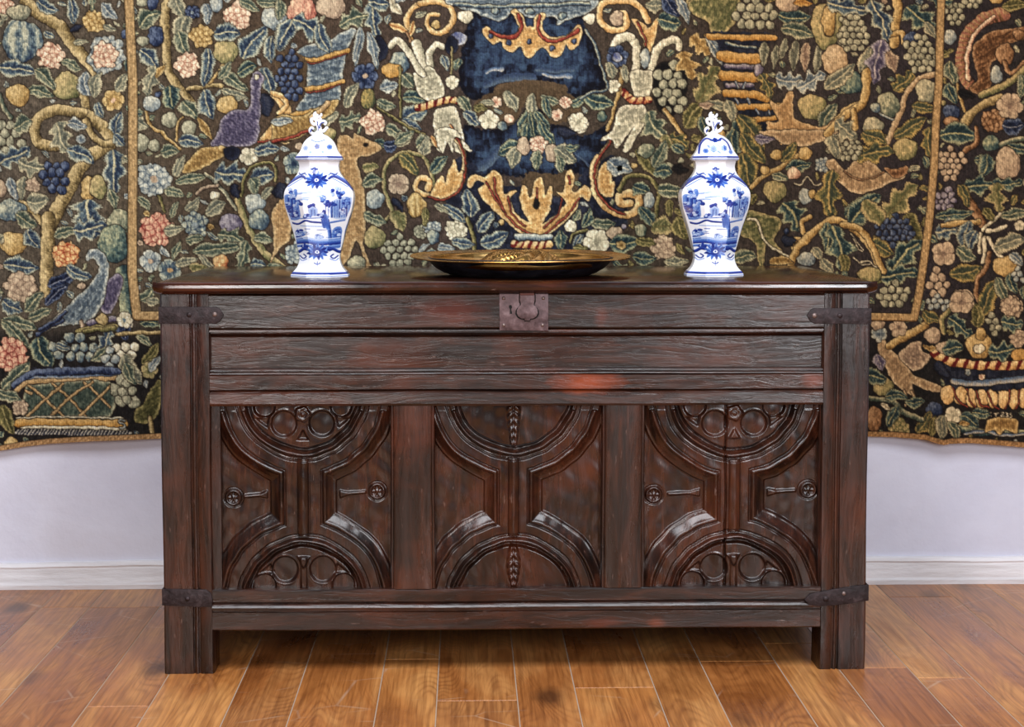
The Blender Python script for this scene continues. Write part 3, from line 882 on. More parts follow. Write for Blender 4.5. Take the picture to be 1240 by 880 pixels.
    def run(s, text):
        for ln in text.strip().splitlines():
            f = ln.split()
            if not f: continue
            op = f[0]
            if op == 'T': s.tile(*[float(v) for v in f[1:4]])
            elif op == 'L': s.L(*[float(v) for v in f[1:6]], f[6], 1 if len(f) > 7 else 0)
            elif op == 'F': s.F(float(f[1]), float(f[2]), float(f[3]), f[4], int(f[5]) if len(f) > 5 else 8, f[6] if len(f) > 6 else None)
            elif op == 'O': s.O(*[float(v) for v in f[1:5]], f[5], 1 if len(f) > 6 else 0)
            elif op == 'G': s.G(*[float(v) for v in f[1:6]], f[6])
            elif op in 'SPN':
                pts = [tuple(float(v) for v in q.split(',')) for q in f[-1].split(';')]
                if op == 'N': s.S(pts, float(f[1].split('>')[0]), f[2], float(f[1].split('>')[-1]), False); continue
                if op == 'S':
                    st = None
                    if len(f) > 4: st = (float(f[3].split(':')[0]), f[3].split(':')[1])
                    ws = f[1].split('>')
                    s.S(pts, float(ws[0]), f[2], float(ws[-1]), True, st)
                else:
                    st = None
                    if len(f) > 3: st = tuple(float(v) for v in f[2].split(':'))
                    s.P(pts, f[1], True, 5.0, True, st)
    def sample(s, px, py):
        fx = np.clip((px - s.x0) * s.ss - 0.5, 0, s.W - 1.001); fy = np.clip((py - s.y0) * s.ss - 0.5, 0, s.H - 1.001)
        i = fx.astype(int); j = fy.astype(int); a = (fx - i)[..., None]; b = (fy - j)[..., None]
        I = s.img
        return (I[j, i] * (1 - a) + I[j, i + 1] * a) * (1 - b) + (I[j + 1, i] * (1 - a) + I[j + 1, i + 1] * a) * b

# drawing of the tapestry, cartoon coordinates in tiles
CARTOON = '''
T 0 0 1
P db 568,18;560,60;555,90;560,112;575,121;590,119;606,106;625,100;650,100;668,104;685,117;700,119;715,112;733,105;728,80;720,55;706,35;700,15;640,10;590,14
P db 562,150;590,158;618,150;640,128;655,128;680,155;710,165;738,150;732,180;722,205;690,212;650,216;610,212;580,214;565,195
P nv 556,190;580,205;600,222;640,225;690,222;720,200;745,190;760,260;740,300;700,310;600,310;560,290;540,240
N 7>11 bs0 588,104;604,97;625,93;645,94
N 5 bs0 650,84;672,86;694,84
N 16 bw 606,110;640,104;680,110
N 3>6 lb 590,88;598,84;608,84
N 4>6 lb 658,90;672,93;690,92
N 3 bs0 578,207;596,198;606,186
N 3 bs0 715,202;702,190;690,178
N 14>6 bs0 585,200;596,192;604,180
T 0 0 3.145
S 46>42 br 100,10;160,60;230,100;270,160;340,240;370,280
S 30 br 320,360;325,400;330,440
S 46>56 br 330,440;400,490;425,545;350,590;300,650;240,760;180,880
S 24 br 330,460;350,510;390,545;425,545
S 40 br 315,430;220,420;160,440;135,490;150,545;210,558
S 24 br 80,770;130,810;175,865
S 16 gr 0,360;15,410;40,450
O 85 155 76 82 bl 1
F 195 212 54 pk 9
F 20 20 38 pk 9
O 75 48 45 30 tn
L 275 45 80 100 48 bl
F 358 82 46 go 9
L 418 42 40 84 48 gb
F 405 210 76 gb 14
F 400 210 52 pk 9
L 275 250 20 84 42 gr
L 70 265 15 150 66 bl
O 258 328 54 54 og
L 175 300 40 110 56 gr
L 155 352 10 115 46 gr
O 70 362 46 42 go
L 330 320 -95 95 60 gb
L 368 320 -70 100 50 tn
L 380 420 60 66 40 bl
F 432 382 42 go 6 pk
L 465 315 -50 76 46 tn
L 295 475 0 76 46 gb
L 240 528 60 130 96 tn x
L 310 592 25 120 62 bl
L 450 470 -80 95 56 bl
L 455 535 30 60 46 bl
L 435 660 82 180 100 bl x
G 36 512 52 72 19 sg
L 92 475 -20 76 70 gr
L 60 592 -35 130 100 bl x
L 125 632 20 110 84 tn x
G 212 672 48 72 17 bn
L 50 720 80 95 46 gb
L 85 715 95 95 40 tn
F 125 705 30 pg 8
L 145 765 0 86 72 tn
O 340 718 30 46 go
O 375 715 30 46 og
L 345 835 90 150 140 bl x
L 430 760 70 76 40 gr
O 455 845 48 48 gr
O 40 800 60 40 bl
L 100 840 20 90 60 gr
O 0 720 24 34 pg
L 180 25 20 90 50 bl
L 310 160 0 60 26 tn
L 290 110 -20 50 24 nv
T 0 270 3.145
S 52 br 185,-20;180,120;178,260
O 48 78 54 44 go
L 125 60 60 90 62 bl
L 80 165 0 140 72 bl
F 78 250 68 pg 10
L 45 318 25 90 60 bl
L 130 300 -40 100 52 gr
L 150 348 -15 100 46 gr
L 70 385 20 140 60 gr
L 60 425 40 150 50 gr
F 42 502 68 rd 10
L 60 582 -50 160 60 gr
L 165 492 70 130 84 te
L 255 35 -20 100 44 gr
L 345 20 0 130 96 bl x
O 432 80 58 72 te
S 60 te 470,190;480,260;490,330
F 250 118 54 ro 9
L 240 215 -30 130 50 bn
L 215 270 -45 120 40 bn
L 300 190 20 110 50 bl
P mv 15:3 380,250;420,210;450,190;468,225;445,300;420,345;385,330
P gb 40:4 325,130;345,100;385,105;410,150;408,230;385,320;335,375;270,385;215,395;135,432;150,405;225,345;285,290;345,235;378,175;365,140;345,135;335,145
S 12 bn 140,425;180,400;240,370
S 12 bn 150,405;200,380;250,340
S 14 pg 310,375;318,410
S 14 pg 355,370;360,405
O 312 238 18 12 pg
S 26 ol 300,415;370,402;450,400
S 22 mv 340,380;380,372;440,365
O 388 365 22 18 br
F 478 375 32 cr 6
L 478 410 80 80 50 bn
G 285 485 98 46 19 bl
L 405 455 -60 110 80 bl x
L 385 500 -30 90 40 gr
G 480 480 55 40 18 cr
G 425 520 40 34 17 gb
L 500 560 60 130 70 tn
L 240 470 10 60 30 bl
P nv 30,632;100,575;180,545;450,550;450,582;110,585;70,640
S 34 bn 60,618;120,580;250,566;445,566
S 10 lb 80,622;130,590;250,584;445,583
S 16 gn 60,640;110,605;250,600;450,590
P gr 95,630;150,615;420,605;420,735;280,740;90,742
S 9 gn 110,620;170,670;240,735
S 9 gn 200,612;260,665;330,738
S 9 gn 320,606;370,650;420,700
S 9 gn 90,745;150,690;240,610
S 9 gn 190,740;260,670;350,606
S 9 gn 300,738;360,680;420,620
S 9 gn 95,640;120,650
S 5 cr 60,742;200,738;470,742
S 32 ob 65,762;250,762;470,764
S 14 cr 80,782;250,780;470,784
S 22 nv 4:lb 60,795;250,797;490,800
F 75 700 32 pg 8
L 30 660 20 100 46 gr
L 25 750 70 120 60 ol
G 470 655 54 60 24 sg
S 5 gb 475,755;460,750;457,760;472,766;474,776;458,780
T 100 330 4
O 95 225 26 26 br
F 205 230 38 cr 6 bl
S 20 ol 10,285;80,275;150,270
S 18 br 170,300;280,292;375,288
L 330 395 -60 130 50 ol
F 325 472 40 og 6
L 350 440 -60 90 40 gb
P ol 60:5 290,640;330,570;375,520;380,640;340,720;255,725;260,660
S 18 br 330,700;340,780
L 325 245 0 110 50 te
G 215 590 45 55 22 sg
L 230 490 60 120 60 gr
L 300 330 30 90 40 gr
L 310 110 -40 90 60 gr
L 340 140 20 70 50 tn
T 150 0 4.89
S 58>46 br 268,-10;240,110;250,230;255,380;290,470;350,540;400,600
S 24 br 380,528;480,512;580,505
S 15 go 510,495;560,430;600,375
S 16 go 130,660;160,740;230,790;330,880
S 13 go 315,830;320,720;350,690
L 150 110 -40 160 116 gr
O 185 215 48 62 bn
O 110 245 36 30 sg
O 110 10 34 28 sg
O 170 20 34 36 bn
L 150 350 45 160 104 bl
L 160 480 100 190 116 tn x
L 215 420 -60 100 40 go
O 165 615 52 46 gb
L 100 730 20 100 80 tn
O 105 845 40 54 sg
O 180 860 34 34 sg
L 325 45 80 130 96 tn
F 408 72 46 bn 9 gb
L 490 80 80 130 74 gb
O 545 25 38 46 gb
L 350 170 100 160 116 tn
L 345 255 60 150 96 gr
F 670 95 88 pk 7
F 460 215 72 go 9
L 610 200 0 160 116 bl
F 375 385 78 pk 11
O 605 310 74 68 og
L 490 400 95 230 84 bl
L 650 480 30 210 76 gr
L 660 560 20 170 60 tn
L 600 420 -50 130 54 gr
L 280 580 70 140 116 te
L 390 650 60 140 104 gr
L 500 620 70 180 112 bl
O 615 620 62 52 go
O 270 710 42 48 sg
L 480 760 60 150 44 go
O 385 760 42 48 sg
L 400 840 0 150 84 bl
L 770 250 -60 240 130 bl
O 890 100 74 80 gb
L 870 290 90 170 84 bl
L 950 210 -70 190 96 bl
L 730 410 -20 130 84 te
L 850 480 80 170 96 bl
L 740 30 20 140 64 gr
L 870 15 0 170 60 gr
L 830 620 60 150 110 nv
P mv -60:4 760,445;795,425;830,465;808,520;808,640;798,800;740,860;520,860;560,780;580,700;660,650;735,645;752,560;748,490
O 784 456 13 13 cr
P or 35:5 800,835;870,740;920,670;900,600;865,560;895,545;960,590;990,640;990,830;900,845
S 12 rr 800,840;900,840;985,828
T 150 170 4.89
F 178 232 104 gb 11 pg
L 120 370 50 110 54 gr
L 300 310 20 126 58 gr
S 16 ol 205,330;240,420
F 190 528 104 rd 12
L 295 530 0 116 62 tn
F 158 715 66 gb 5 pg
F 270 770 70 bl 6 fx
L 310 650 -70 120 48 gr
L 300 410 -60 100 46 gr
L 270 65 0 120 74 gr
L 330 150 -60 140 62 tn
P go -40:5 350,190;390,110;480,40;610,45;570,110;470,160;400,190
F 740 95 54 cr 5
L 400 230 -15 200 64 gr
S 20 tn 480,200;540,240;600,310;640,370;670,410
S 17 pg 430,320;470,280;560,265
O 540 325 30 28 cr
L 410 380 -45 120 64 tn
L 545 400 -20 140 84 tn
F 425 500 80 bl 9 gb
L 420 590 0 110 60 gr
S 34>42 og 670,350;720,480;760,560;810,640;870,700;960,770
O 630 490 66 58 mv
L 640 580 20 170 110 gr x
L 560 640 -10 310 84 gr
L 700 690 110 210 96 gr x
O 575 720 46 46 ro
L 370 720 -20 140 54 tn
L 500 730 40 160 44 tn
L 440 750 0 120 60 og
O 780 375 60 58 gb
O 800 470 62 58 bl
L 830 580 0 120 74 gr
L 635 200 20 200 160 bl x
L 820 215 0 150 116 bl
L 770 270 60 100 84 gr
S 16 ol 700,330;710,240;760,160;850,130;900,160;900,240
P fx 85:6 900,385;960,330;990,320;990,560;920,640;850,770;880,680;890,560;878,450
L 800 740 0 100 80 bl
L 900 750 0 90 60 gr
L 850 310 -40 100 50 tn
O 640 75 50 40 nv
L 850 55 0 160 76 bl
L 660 300 80 90 60 nv
L 930 300 80 100 90 nv
T 330 0 4.89
O 170 60 88 82 rd
O 345 35 88 70 pg
L 80 200 110 190 116 bl
L 230 170 20 240 140 bl x
L 500 110 -20 220 130 gr x
L 600 120 70 220 120 bl x
L 630 20 0 130 96 bl
L 730 40 60 120 52 cr
L 40 60 90 120 70 gr
P gb 80:6 140,310;200,265;340,230;490,165;445,290;405,490;375,610;150,665;190,560;205,450;170,350
L 300 230 70 190 90 bl
S 28 ob 160,335;220,355;320,335;450,292
S 26 ob 195,527;300,517;415,480
S 22 ob 110,682;180,668;245,655
S 5 rr 165,352;230,372;320,352;440,312
S 5 rr 200,543;300,533;405,498
P bw 20,330;90,310;180,320;200,450;170,560;110,620;50,560;20,450
G 100 450 72 140 21 bn
O 635 290 44 76 nv
L 505 270 95 240 58 gb
L 595 300 75 240 58 gb
F 545 450 78 bn 6 pg
L 465 560 -60 170 76 tn
O 568 590 42 62 gd
L 460 710 0 140 116 gr x
L 345 700 -40 120 64 tn
F 592 725 74 pk 7
L 670 620 20 120 74 gr
L 690 510 -20 110 74 gb
L 800 480 60 110 106 gr
O 750 370 58 62 bl
O 705 418 58 46 ob
L 840 580 0 140 84 te
L 840 680 -30 160 116 bl
L 820 740 30 130 74 bl
L 720 780 20 120 84 gr
S 14 ol 620,640;720,700;850,780;900,800
S 12 ol 750,400;755,560;760,690
L 900 850 -20 110 96 gr
L 780 830 -40 120 64 tn
L 640 850 20 90 60 te
P go -30:5 0,800;0,720;60,680;160,690;260,640;385,590;360,660;280,720;200,790;100,830;0,840
S 14 rr 0,840;100,815;225,765
S 30 fx 230,690;280,660;330,610
L 60 720 0 130 50 gb
S 26 or 0,550;50,570;85,620;40,670
S 32>30 or 985,10;900,15;830,50;795,110;800,180;830,260;850,330;865,390
L 750 165 20 120 44 or
L 822 170 -70 100 40 or
S 12 sq 790,190;830,270;855,380
T 510 0 4.89
S 34>26 or -10,20;90,12;170,40;190,110;150,180;80,195;35,150;50,90;100,88
S 58 cr -30,260;0,340;40,400;60,460
S 40 cr 60,400;50,320;90,265;120,275
P cr 80:7 0,420;40,390;90,420;140,540;110,580;50,595;0,570;-30,520;-45,440
S 40 cr -180,270;-140,240;-80,300;-30,380;10,440
F 185 490 40 cr 6
S 40 or 10:rr -20,640;40,622;100,605;170,590;215,600
P cr 85:8 80,660;140,635;205,640;240,760;258,890;200,890;165,760;130,890;90,880;75,750
S 10 ro 175,740;215,820;240,890
O 220 230 48 42 wb
O 180 270 40 50 nv
S 10 og 180,280;185,360;180,440
L 140 370 70 100 50 bl
L 215 380 100 80 46 te
P gb 88:5 190,-10;990,-10;990,70;860,120;800,155;790,100;640,110;560,60;470,125;330,80;230,50
S 20 bl 200,28;420,40;640,34;990,20
O 440 65 26 18 bl
O 640 70 26 18 bl
O 835 95 26 20 bl
O 260 100 45 36 cr
P or 85:4 365,180;395,155;430,190;500,215;570,200;562,120;535,75;562,55;602,90;618,150;642,155;668,155;672,100;712,75;738,92;716,140;738,200;800,220;880,195;930,150;952,180;930,270;880,290;852,262;822,330;778,337;720,282;660,338;620,332;580,272;540,308;490,290;470,242;430,266;390,236
S 18 rr 415,190;500,222;565,212;592,150;575,85
S 18 rr 700,95;696,180;740,235;830,235;930,180
O 415 218 13 13 bn
O 515 252 15 15 bn
O 640 246 15 15 bn
O 772 285 15 15 bn
O 906 245 14 14 bn
P bw 330,590;480,530;640,510;780,530;930,590;930,680;780,740;700,640;620,620;540,730;380,740;320,660
L 260 620 60 120 64 gr
L 300 700 30 130 74 bl
F 400 712 58 cr 5
F 445 605 34 pk 6
O 520 702 24 24 pk
L 535 600 70 140 84 tn
O 480 745 28 28 bl
L 770 590 10 130 54 gr
F 855 610 34 pk 6
F 805 680 34 pk 6
F 930 730 64 cr 5
L 745 640 80 130 54 te
L 610 720 110 190 60 te
L 655 640 95 170 60 tn
L 660 760 85 200 70 te
L 720 730 60 180 60 te
L 390 610 0 90 40 tn
L 930 600 -20 100 60 te
L 860 780 10 120 60 nv
L 350 640 20 80 50 ol
T 560 150 4.89
L 380 60 100 130 74 te
L 500 60 60 170 64 te
L 280 150 160 150 96 te
L 310 195 110 140 84 tn
O 362 130 36 52 pg
F 450 120 54 pk 7
O 530 168 42 52 pg
L 440 215 100 116 64 gr
L 610 185 25 150 96 tn
L 580 245 70 120 64 gr
L 650 140 0 90 50 te
P bw 360,330;400,280;470,290;560,300;640,270;680,330;660,420;380,420
P nv 95,440;200,600;340,680;520,680;700,500;720,600;600,700;200,720
P or 80:7 25,340;70,300;135,318;180,275;232,320;250,420;290,395;322,398;285,440;310,520;395,580;350,490;345,375;378,370;402,440;425,345;456,315;482,345;492,425;512,372;536,382;520,500;472,590;560,530;610,455;556,405;600,402;608,300;640,278;662,320;650,400;690,400;722,360;766,400;745,458;702,430;680,500;600,580;500,655;360,658;250,570;160,490;95,400;130,350;80,335;60,372;30,375
S 9 rr 140,345;220,480;310,600;400,652;480,652;560,590;640,520;692,440
S 8 rr 185,320;205,420;250,520
S 8 rr 625,310;635,360
P dk 437,430;455,480;437,505;420,480
S 8 rr 440,380;440,440
S 8 rr 275,430;290,520;370,610
S 8 rr 590,440;560,540;480,610
S 34 gb 320,668;420,672;520,668
S 40 or 9:rr 305,712;410,716;515,712
S 20 or 895,80;820,180;775,290
S 40>46 or 800,200;775,290;790,400;850,490;940,535;1020,520;1045,440;985,408;930,430;945,470;990,465
S 10 rr 885,90;812,200;780,300;800,400;870,490;960,530
P or 85:6 830,240;870,220;865,270;892,280;880,340;900,345;895,420;840,430;800,370;805,290
L 930 250 30 160 110 gb
S 14 ol 640,700;660,650;740,630
L 830 590 0 150 74 gr
L 740 560 -70 130 64 te
L 680 540 -60 80 40 gr
O 640 605 36 36 cr
F 795 695 76 cr 5
L 580 690 80 120 74 te
L 690 690 -50 100 50 bl
O 900 645 46 36 pg
L 960 705 0 180 116 te
F 940 720 26 go 6
L 700 735 0 90 40 ol
S 20 ol 75,750;60,640;30,560
L 140 580 -50 150 84 bl
L 190 680 -20 180 96 bl
L 40 470 -95 170 96 bl
T 420 160 4.89
P fx 80:6 -10,20;30,40;40,0;80,20;150,50;205,95;170,122;120,145;62,150;82,260;106,400;106,560;100,690;152,805;110,790;60,640;0,760;-60,760;-60,100
O 112 70 10 9 dk
S 22 og 230,520;262,460;222,340;225,220;290,140;380,120;450,150;500,240;518,325
L 370 190 40 160 84 gd
F 305 305 64 pg 4
S 24>34 or 640,20;690,120;700,220;660,340;560,392;470,370;405,330;430,275;490,290;480,335
P or 70:6 490,375;560,260;585,300;600,230;622,200;640,160;662,240;690,230;680,320;600,388;540,392
S 8 rr 650,30;698,140;704,230;662,345;560,402;480,385
O 410 432 56 70 go 1
L 150 290 -10 130 84 gr
O 165 395 54 56 gb
L 165 510 20 150 74 gr
L 305 525 60 140 96 og
O 165 622 62 68 og
G 330 705 108 88 22 sg
F 440 590 44 sg 8
L 545 190 -40 140 76 te
L 465 80 -90 120 74 tn
L 520 60 60 80 30 or
F 510 570 52 gb 7
F 650 580 70 cr 8
O 510 620 38 42 bl
L 690 655 10 140 64 bl
L 590 685 0 100 60 gb
L 640 480 40 180 66 bl
L 560 450 20 90 40 tn
L 465 500 85 110 44 ol
L 260 80 0 90 70 bn
L 340 30 -40 140 64 gr
O 60 775 54 40 tn
L 140 205 0 100 60 og
L 300 430 60 100 40 nv
P cr 85:6 530,-10;560,122;595,60;625,120;645,20;740,105;690,90;650,-10
T 680 0 4.89
S 38>36 or 510,125;470,50;400,10;300,5;240,30;225,110;270,170;340,180;385,140;370,85;310,90
O 325 112 42 42 pg
P or 70:5 415,110;480,135;510,165;568,105;562,180;530,300;490,312;480,230
S 8 rr 450,130;490,220;500,300
S 46 cr 310,275;330,235;390,215;435,260;442,350;435,440
S 42 cr 695,285;690,245;640,240;570,290;540,370;530,440
P cr 85:8 402,430;470,420;545,430;522,560;470,580;430,565
O 492 345 26 62 gb
S 44 ro 9:rr 362,545;410,590;460,600;515,590
P cr 80:8 340,640;420,622;492,630;494,720;450,800;400,890;365,880;430,745;330,880;300,830;232,832;300,770
S 20 go 352,410;345,520;310,650;270,770
F 308 512 40 cr 6
F 330 335 66 bn 6 cr
O 330 340 30 26 wb
L 290 420 80 110 60 tn
L 375 440 90 110 46 tn
L 220 600 20 190 96 te
O 240 690 26 34 te
F 100 722 58 cr 6
F 20 605 36 pk 7
S 14 bl 140,180;200,270;230,380;268,520;180,550;110,585
O 165 110 34 32 cr
P dk 560,400;640,370;730,420;740,540;700,640;640,690;570,640;540,520
G 640 530 100 138 29 sg
L 745 390 80 180 130 go x
L 825 270 30 170 110 go x
L 870 500 -50 250 180 og x
S 24 go 610,650;670,730;730,810
L 780 680 -50 180 104 ol
L 555 745 60 190 160 gr x
L 690 845 30 150 110 gd x
L 640 130 0 140 116 te
L 560 30 10 120 84 tn
L 650 40 60 150 84 bn
L 720 60 70 180 60 gb
P og 30:8 755,-10;990,-10;990,180;880,195;860,125;760,55
S 28 ob 858,215;920,218;990,215
L 910 300 60 220 64 gb
L 930 620 20 140 60 tn
L 860 620 0 90 40 pg
L 620 840 80 90 70 og
L 840 750 80 130 60 te
T 680 160 4.89
L 340 215 30 0 0 tn
S 24 ol 345,345;380,270;460,252;530,280;572,350;566,440;550,535
L 510 180 50 210 104 ol
L 580 130 -70 180 84 gr
O 500 110 50 44 gr
L 640 345 -10 150 96 gr
O 630 218 36 36 sg
L 600 235 0 110 90 te
L 470 335 30 110 84 te
O 520 405 32 50 gb
L 505 500 60 140 84 te
L 600 565 0 140 116 og
L 705 570 60 150 96 ol
F 600 685 78 pg 13
L 500 650 20 120 60 ol
L 490 745 0 140 84 te
L 680 765 0 150 64 tn
O 470 580 36 36 gr
L 640 450 80 100 54 ol
L 690 100 40 90 60 te
L 700 220 0 110 60 dk
T 840 0 4.89
P og 25:8 -10,-10;272,-10;245,125;180,192;100,192;80,125;-10,80
G 370 90 112 94 27 sg
P nv 100,190;480,200;470,240;370,330;365,520;440,600;545,760;380,800;300,700;200,590;150,300;130,240
S 16 bl 190,260;280,275;370,280
S 32 ob 88,215;280,222;485,222
S 60 ob 162,332;270,342;370,348
S 26 mv 190,388;280,395;360,398
S 58 ob 172,448;270,455;365,458
S 26 mv 195,506;270,508;350,505
S 44 ob 185,550;280,555;360,560;430,585
S 36 ob 240,630;400,632;505,625
S 30 ob 300,712;420,702;545,690
S 12 lb 250,585;262,610
S 12 lb 320,580;330,612
S 12 lb 250,490;262,520
S 12 lb 310,490;295,522
S 10 lb 370,650;385,675
S 10 lb 445,650;452,672
L 420 320 95 150 54 sg
L 482 340 100 150 44 sg
L 530 290 100 140 44 sg
L 600 330 95 190 60 sg
L 665 340 95 180 54 pg
L 735 350 100 170 54 sg
L 600 100 0 190 104 te
L 620 185 10 210 96 gr
O 790 150 94 136 og
O 800 120 40 90 go
O 840 360 74 88 pb
G 930 190 72 104 18 sg
O 700 630 80 72 og
L 870 450 -45 200 96 tn
L 930 500 -30 190 104 te
L 570 470 0 160 126 gb x
L 700 480 -20 190 116 gb x
O 388 412 28 36 mv
L 430 510 70 160 90 gd x
L 800 690 -60 190 96 gr
S 40 go 780,780;860,700;900,660;990,615
P fx -30:6 450,590;510,620;570,540;592,560;590,680;640,720;760,750;850,700;825,780;700,840;640,872;560,830;525,862;500,820;390,800;440,775;430,720;500,720
L 905 775 -50 160 116 tn x
L 840 850 -20 110 74 tn
L 215 660 80 140 74 tn
P te 228,730;292,720;285,890;220,890
L 345 790 50 270 116 gd
L 900 40 20 240 104 bl
O 560 20 74 48 pg
L 650 15 0 110 50 ob
L 420 820 10 130 60 mv
T 880 160 4.89
P pb 200,-10;640,-10;600,40;480,80;350,72;280,30
L 40 60 90 160 90 te
L 160 100 50 220 110 gd
L 120 240 70 240 120 gd
S 28 go 150,325;220,260;300,220;380,170;440,130
L 370 120 -60 140 76 gd
O 465 125 38 38 go
O 300 135 30 32 go
L 430 200 -20 160 76 te
O 400 245 40 36 pk
O 225 225 30 26 go
L 320 265 20 100 54 gr
O 290 350 68 64 og
S 7 cr 410,310;450,312;482,260;520,310;562,300
F 570 190 48 gb 7
O 470 380 42 48 gb
O 510 362 18 26 go
P pb 20:5 590,185;640,162;700,220;760,170;860,178;930,240;1000,235;1060,235;1050,270;960,300;880,345;780,362;700,330;640,250
S 8 sq 700,225;770,275;860,270;930,235
L 620 370 90 300 150 gd x
L 390 500 60 200 160 te x
S 24 go 470,620;450,540;500,500
S 30 go 400,700;410,640;450,640
P og 75:7 100,470;220,480;320,510;330,560;285,640;390,765;340,745;240,660;222,790;195,790;180,680;150,640;70,600
S 13 cr 130,520;185,525;230,640;300,700;390,745
S 42>46 go 385,780;420,690;490,620;560,560;640,520;740,560;820,630;880,720;935,840
L 600 620 100 170 96 te
L 665 690 80 280 160 te x
L 700 780 80 120 66 ol
S 6 cr 740,600;780,660;812,700
S 6 cr 760,740;800,780;862,780
L 800 440 -40 220 116 te
L 875 470 60 190 96 og
G 930 560 56 92 17 bn
L 920 670 20 140 96 gd
G 700 100 92 62 19 sg
L 640 80 80 130 90 tn x
L 880 80 -30 220 130 gd x
L 830 125 0 170 84 gd
L 720 20 0 120 64 tn
O 860 850 86 54 og
L 110 740 0 150 90 gr
O 480 750 54 42 gb
L 600 800 60 120 66 tn
L 330 765 0 140 54 go
L 540 720 60 90 60 tn
L 370 640 0 90 70 nv
T 1000 0 4.4
S 46 go 375,-10;385,60;370,130;365,235
S 28 go 335,190;400,170;415,225
L 120 40 20 230 110 bl x
L 290 110 70 240 120 bl x
G 150 185 92 92 18 sg
L 215 320 110 150 80 tn
L 345 320 70 140 70 pg
L 275 330 95 250 120 mv x
L 510 110 50 210 140 te x
L 560 160 60 110 50 tn
O 460 210 42 42 bn
G 510 290 96 90 19 sg
O 50 320 68 78 pb
O 135 440 64 62 te
L 80 405 -45 210 84 tn
S 46>40 go 215,385;215,480;190,560;100,620;10,710
S 30 go 150,590;160,680
L 415 430 -50 150 110 gd x
S 28 pb 595,395;500,420;430,500;400,590;360,680;325,770
O 330 560 64 68 gr
O 535 485 54 66 tn
L 525 572 0 140 64 gd
L 450 680 -25 200 84 gd
O 425 795 62 58 og
O 250 670 54 46 tn
L 260 735 30 140 90 gd
L 260 815 0 210 120 gd x
G 140 785 60 80 15 sg
L 110 690 30 140 120 tn x
L 40 780 80 120 76 tn
S 12 gb 270,590;310,622;355,637
O 265 575 26 26 bl
G 690 70 48 72 17 sg
G 780 10 50 40 17 sg
O 665 195 34 40 gb
S 74>60 sq 6:pk 945,75;850,100;770,170;732,270;722,370;770,460
S 20 pk 900,90;820,150;770,240;752,340;760,420
P sq 60:6 790,240;900,165;1000,150;1070,140;1070,200;985,230;940,290;875,350;885,440;840,505;765,475;812,420;790,330
O 955 290 46 58 sq
S 24 sq 950,330;990,392;1060,330
O 1030 182 30 28 sq
O 910 400 32 46 gb
S 34 og 830,505;920,470;1000,420;1066,360
S 46 br 735,660;790,590;860,550;930,520
L 670 390 80 130 76 gr
L 670 500 70 120 74 te
S 14 go 700,450;740,595
O 670 600 46 42 bn
O 670 650 40 28 sq
L 710 720 0 210 116 te
S 24 sq 800,680;805,760;740,800
F 890 645 66 sq 11
F 980 565 70 pg 6
O 880 765 46 42 te
G 670 840 72 46 17 pg
F 970 850 62 pg 6
L 1000 670 0 120 90 bn
S 24 gr 930,770;1000,745;1070,735
L 1010 30 0 140 64 ol
L 850 860 0 120 64 te
L 1040 460 90 130 60 gr
L 1030 790 20 120 60 te
L 750 500 20 90 50 dk
T 1020 180 4.4
P sq 220,100;280,110;340,92;345,130;280,158
L 310 280 -40 250 150 og x
L 120 320 -40 230 120 te
L 170 345 60 180 96 og
L 380 440 60 210 104 ol
G 280 440 96 82 17 bn
L 210 530 20 150 84 gd
L 340 570 -40 260 140 te x
L 310 670 0 210 116 te x
O 150 670 64 38 og
G 280 785 76 66 20 sg
S 30 go 0,408;80,420;150,500;225,655
S 6 cr 60,480;85,530;110,550
S 6 cr 100,605;140,600;185,630
S 44 sq 640,225;690,300;750,400
G 570 80 66 78 17 pg
G 555 280 62 62 17 mv
O 880 80 64 88 pg
L 760 90 100 120 90 te
L 730 205 0 190 116 te x
L 885 185 0 170 84 te x
L 830 265 90 160 116 og x
L 920 350 0 150 64 gr
L 600 350 -10 210 64 te
L 560 440 0 130 120 bl x
S 26 go 540,410;620,395;730,390
L 660 460 100 160 84 bl
L 690 490 110 120 76 bl
S 18 cr 750,430;800,390;842,350
S 18 cr 775,440;820,430;872,415
S 18 cr 740,450;735,500;730,555
S 18 cr 760,470;758,540;750,605
S 18 cr 780,470;810,540;852,577
F 540 560 64 pg 4
L 660 560 30 120 76 gr
L 660 655 -15 180 96 gd
O 865 625 62 54 go
L 890 500 -10 180 96 tn
S 26 sq 785,560;765,640;720,700;715,780;745,840
F 640 810 66 pg 4
G 510 715 48 66 22 pg
G 520 825 80 40 16 gb
L 780 790 -60 210 96 gd
L 850 750 60 140 64 gr
F 905 845 64 pg 7
L 910 720 70 120 60 te
G 940 680 40 40 16 gb
F 945 410 28 cr 5
L 930 590 30 90 60 gb
L 650 250 60 130 60 gd
L 780 350 60 90 50 ol
T 1040 350 4.4
P nv 420,395;880,420;900,530;500,520;440,440
S 30 lb 500,490;600,500;720,495;900,470
P pb 50:5 105,285;135,262;165,320;230,370;300,460;430,510;425,548;340,530;285,500;300,560;250,545;190,500;150,430;110,340
P pg -50:5 215,350;270,290;330,280;342,330;382,355;350,400;332,422;290,432;250,400
S 10 pb 245,535;255,580;248,625
S 10 pb 285,540;305,590;312,625
S 38 go 165,305;260,245;355,190
F 210 207 48 pg 5
F 110 240 42 gb 6
O 105 190 34 24 pg
O 392 247 44 42 pg
L 385 150 40 110 64 gd
S 28 og 485,110;440,160;452,225
F 545 70 64 pg 4
L 540 200 30 160 104 te x
L 630 140 -90 130 70 ol
O 470 320 60 44 pg
L 500 315 0 110 90 te
O 640 300 70 68 go
O 650 238 26 34 go
O 640 318 30 22 cr
L 770 325 0 160 120 te x
O 860 355 46 40 ob
F 855 262 48 pg 7
L 820 180 0 130 100 te x
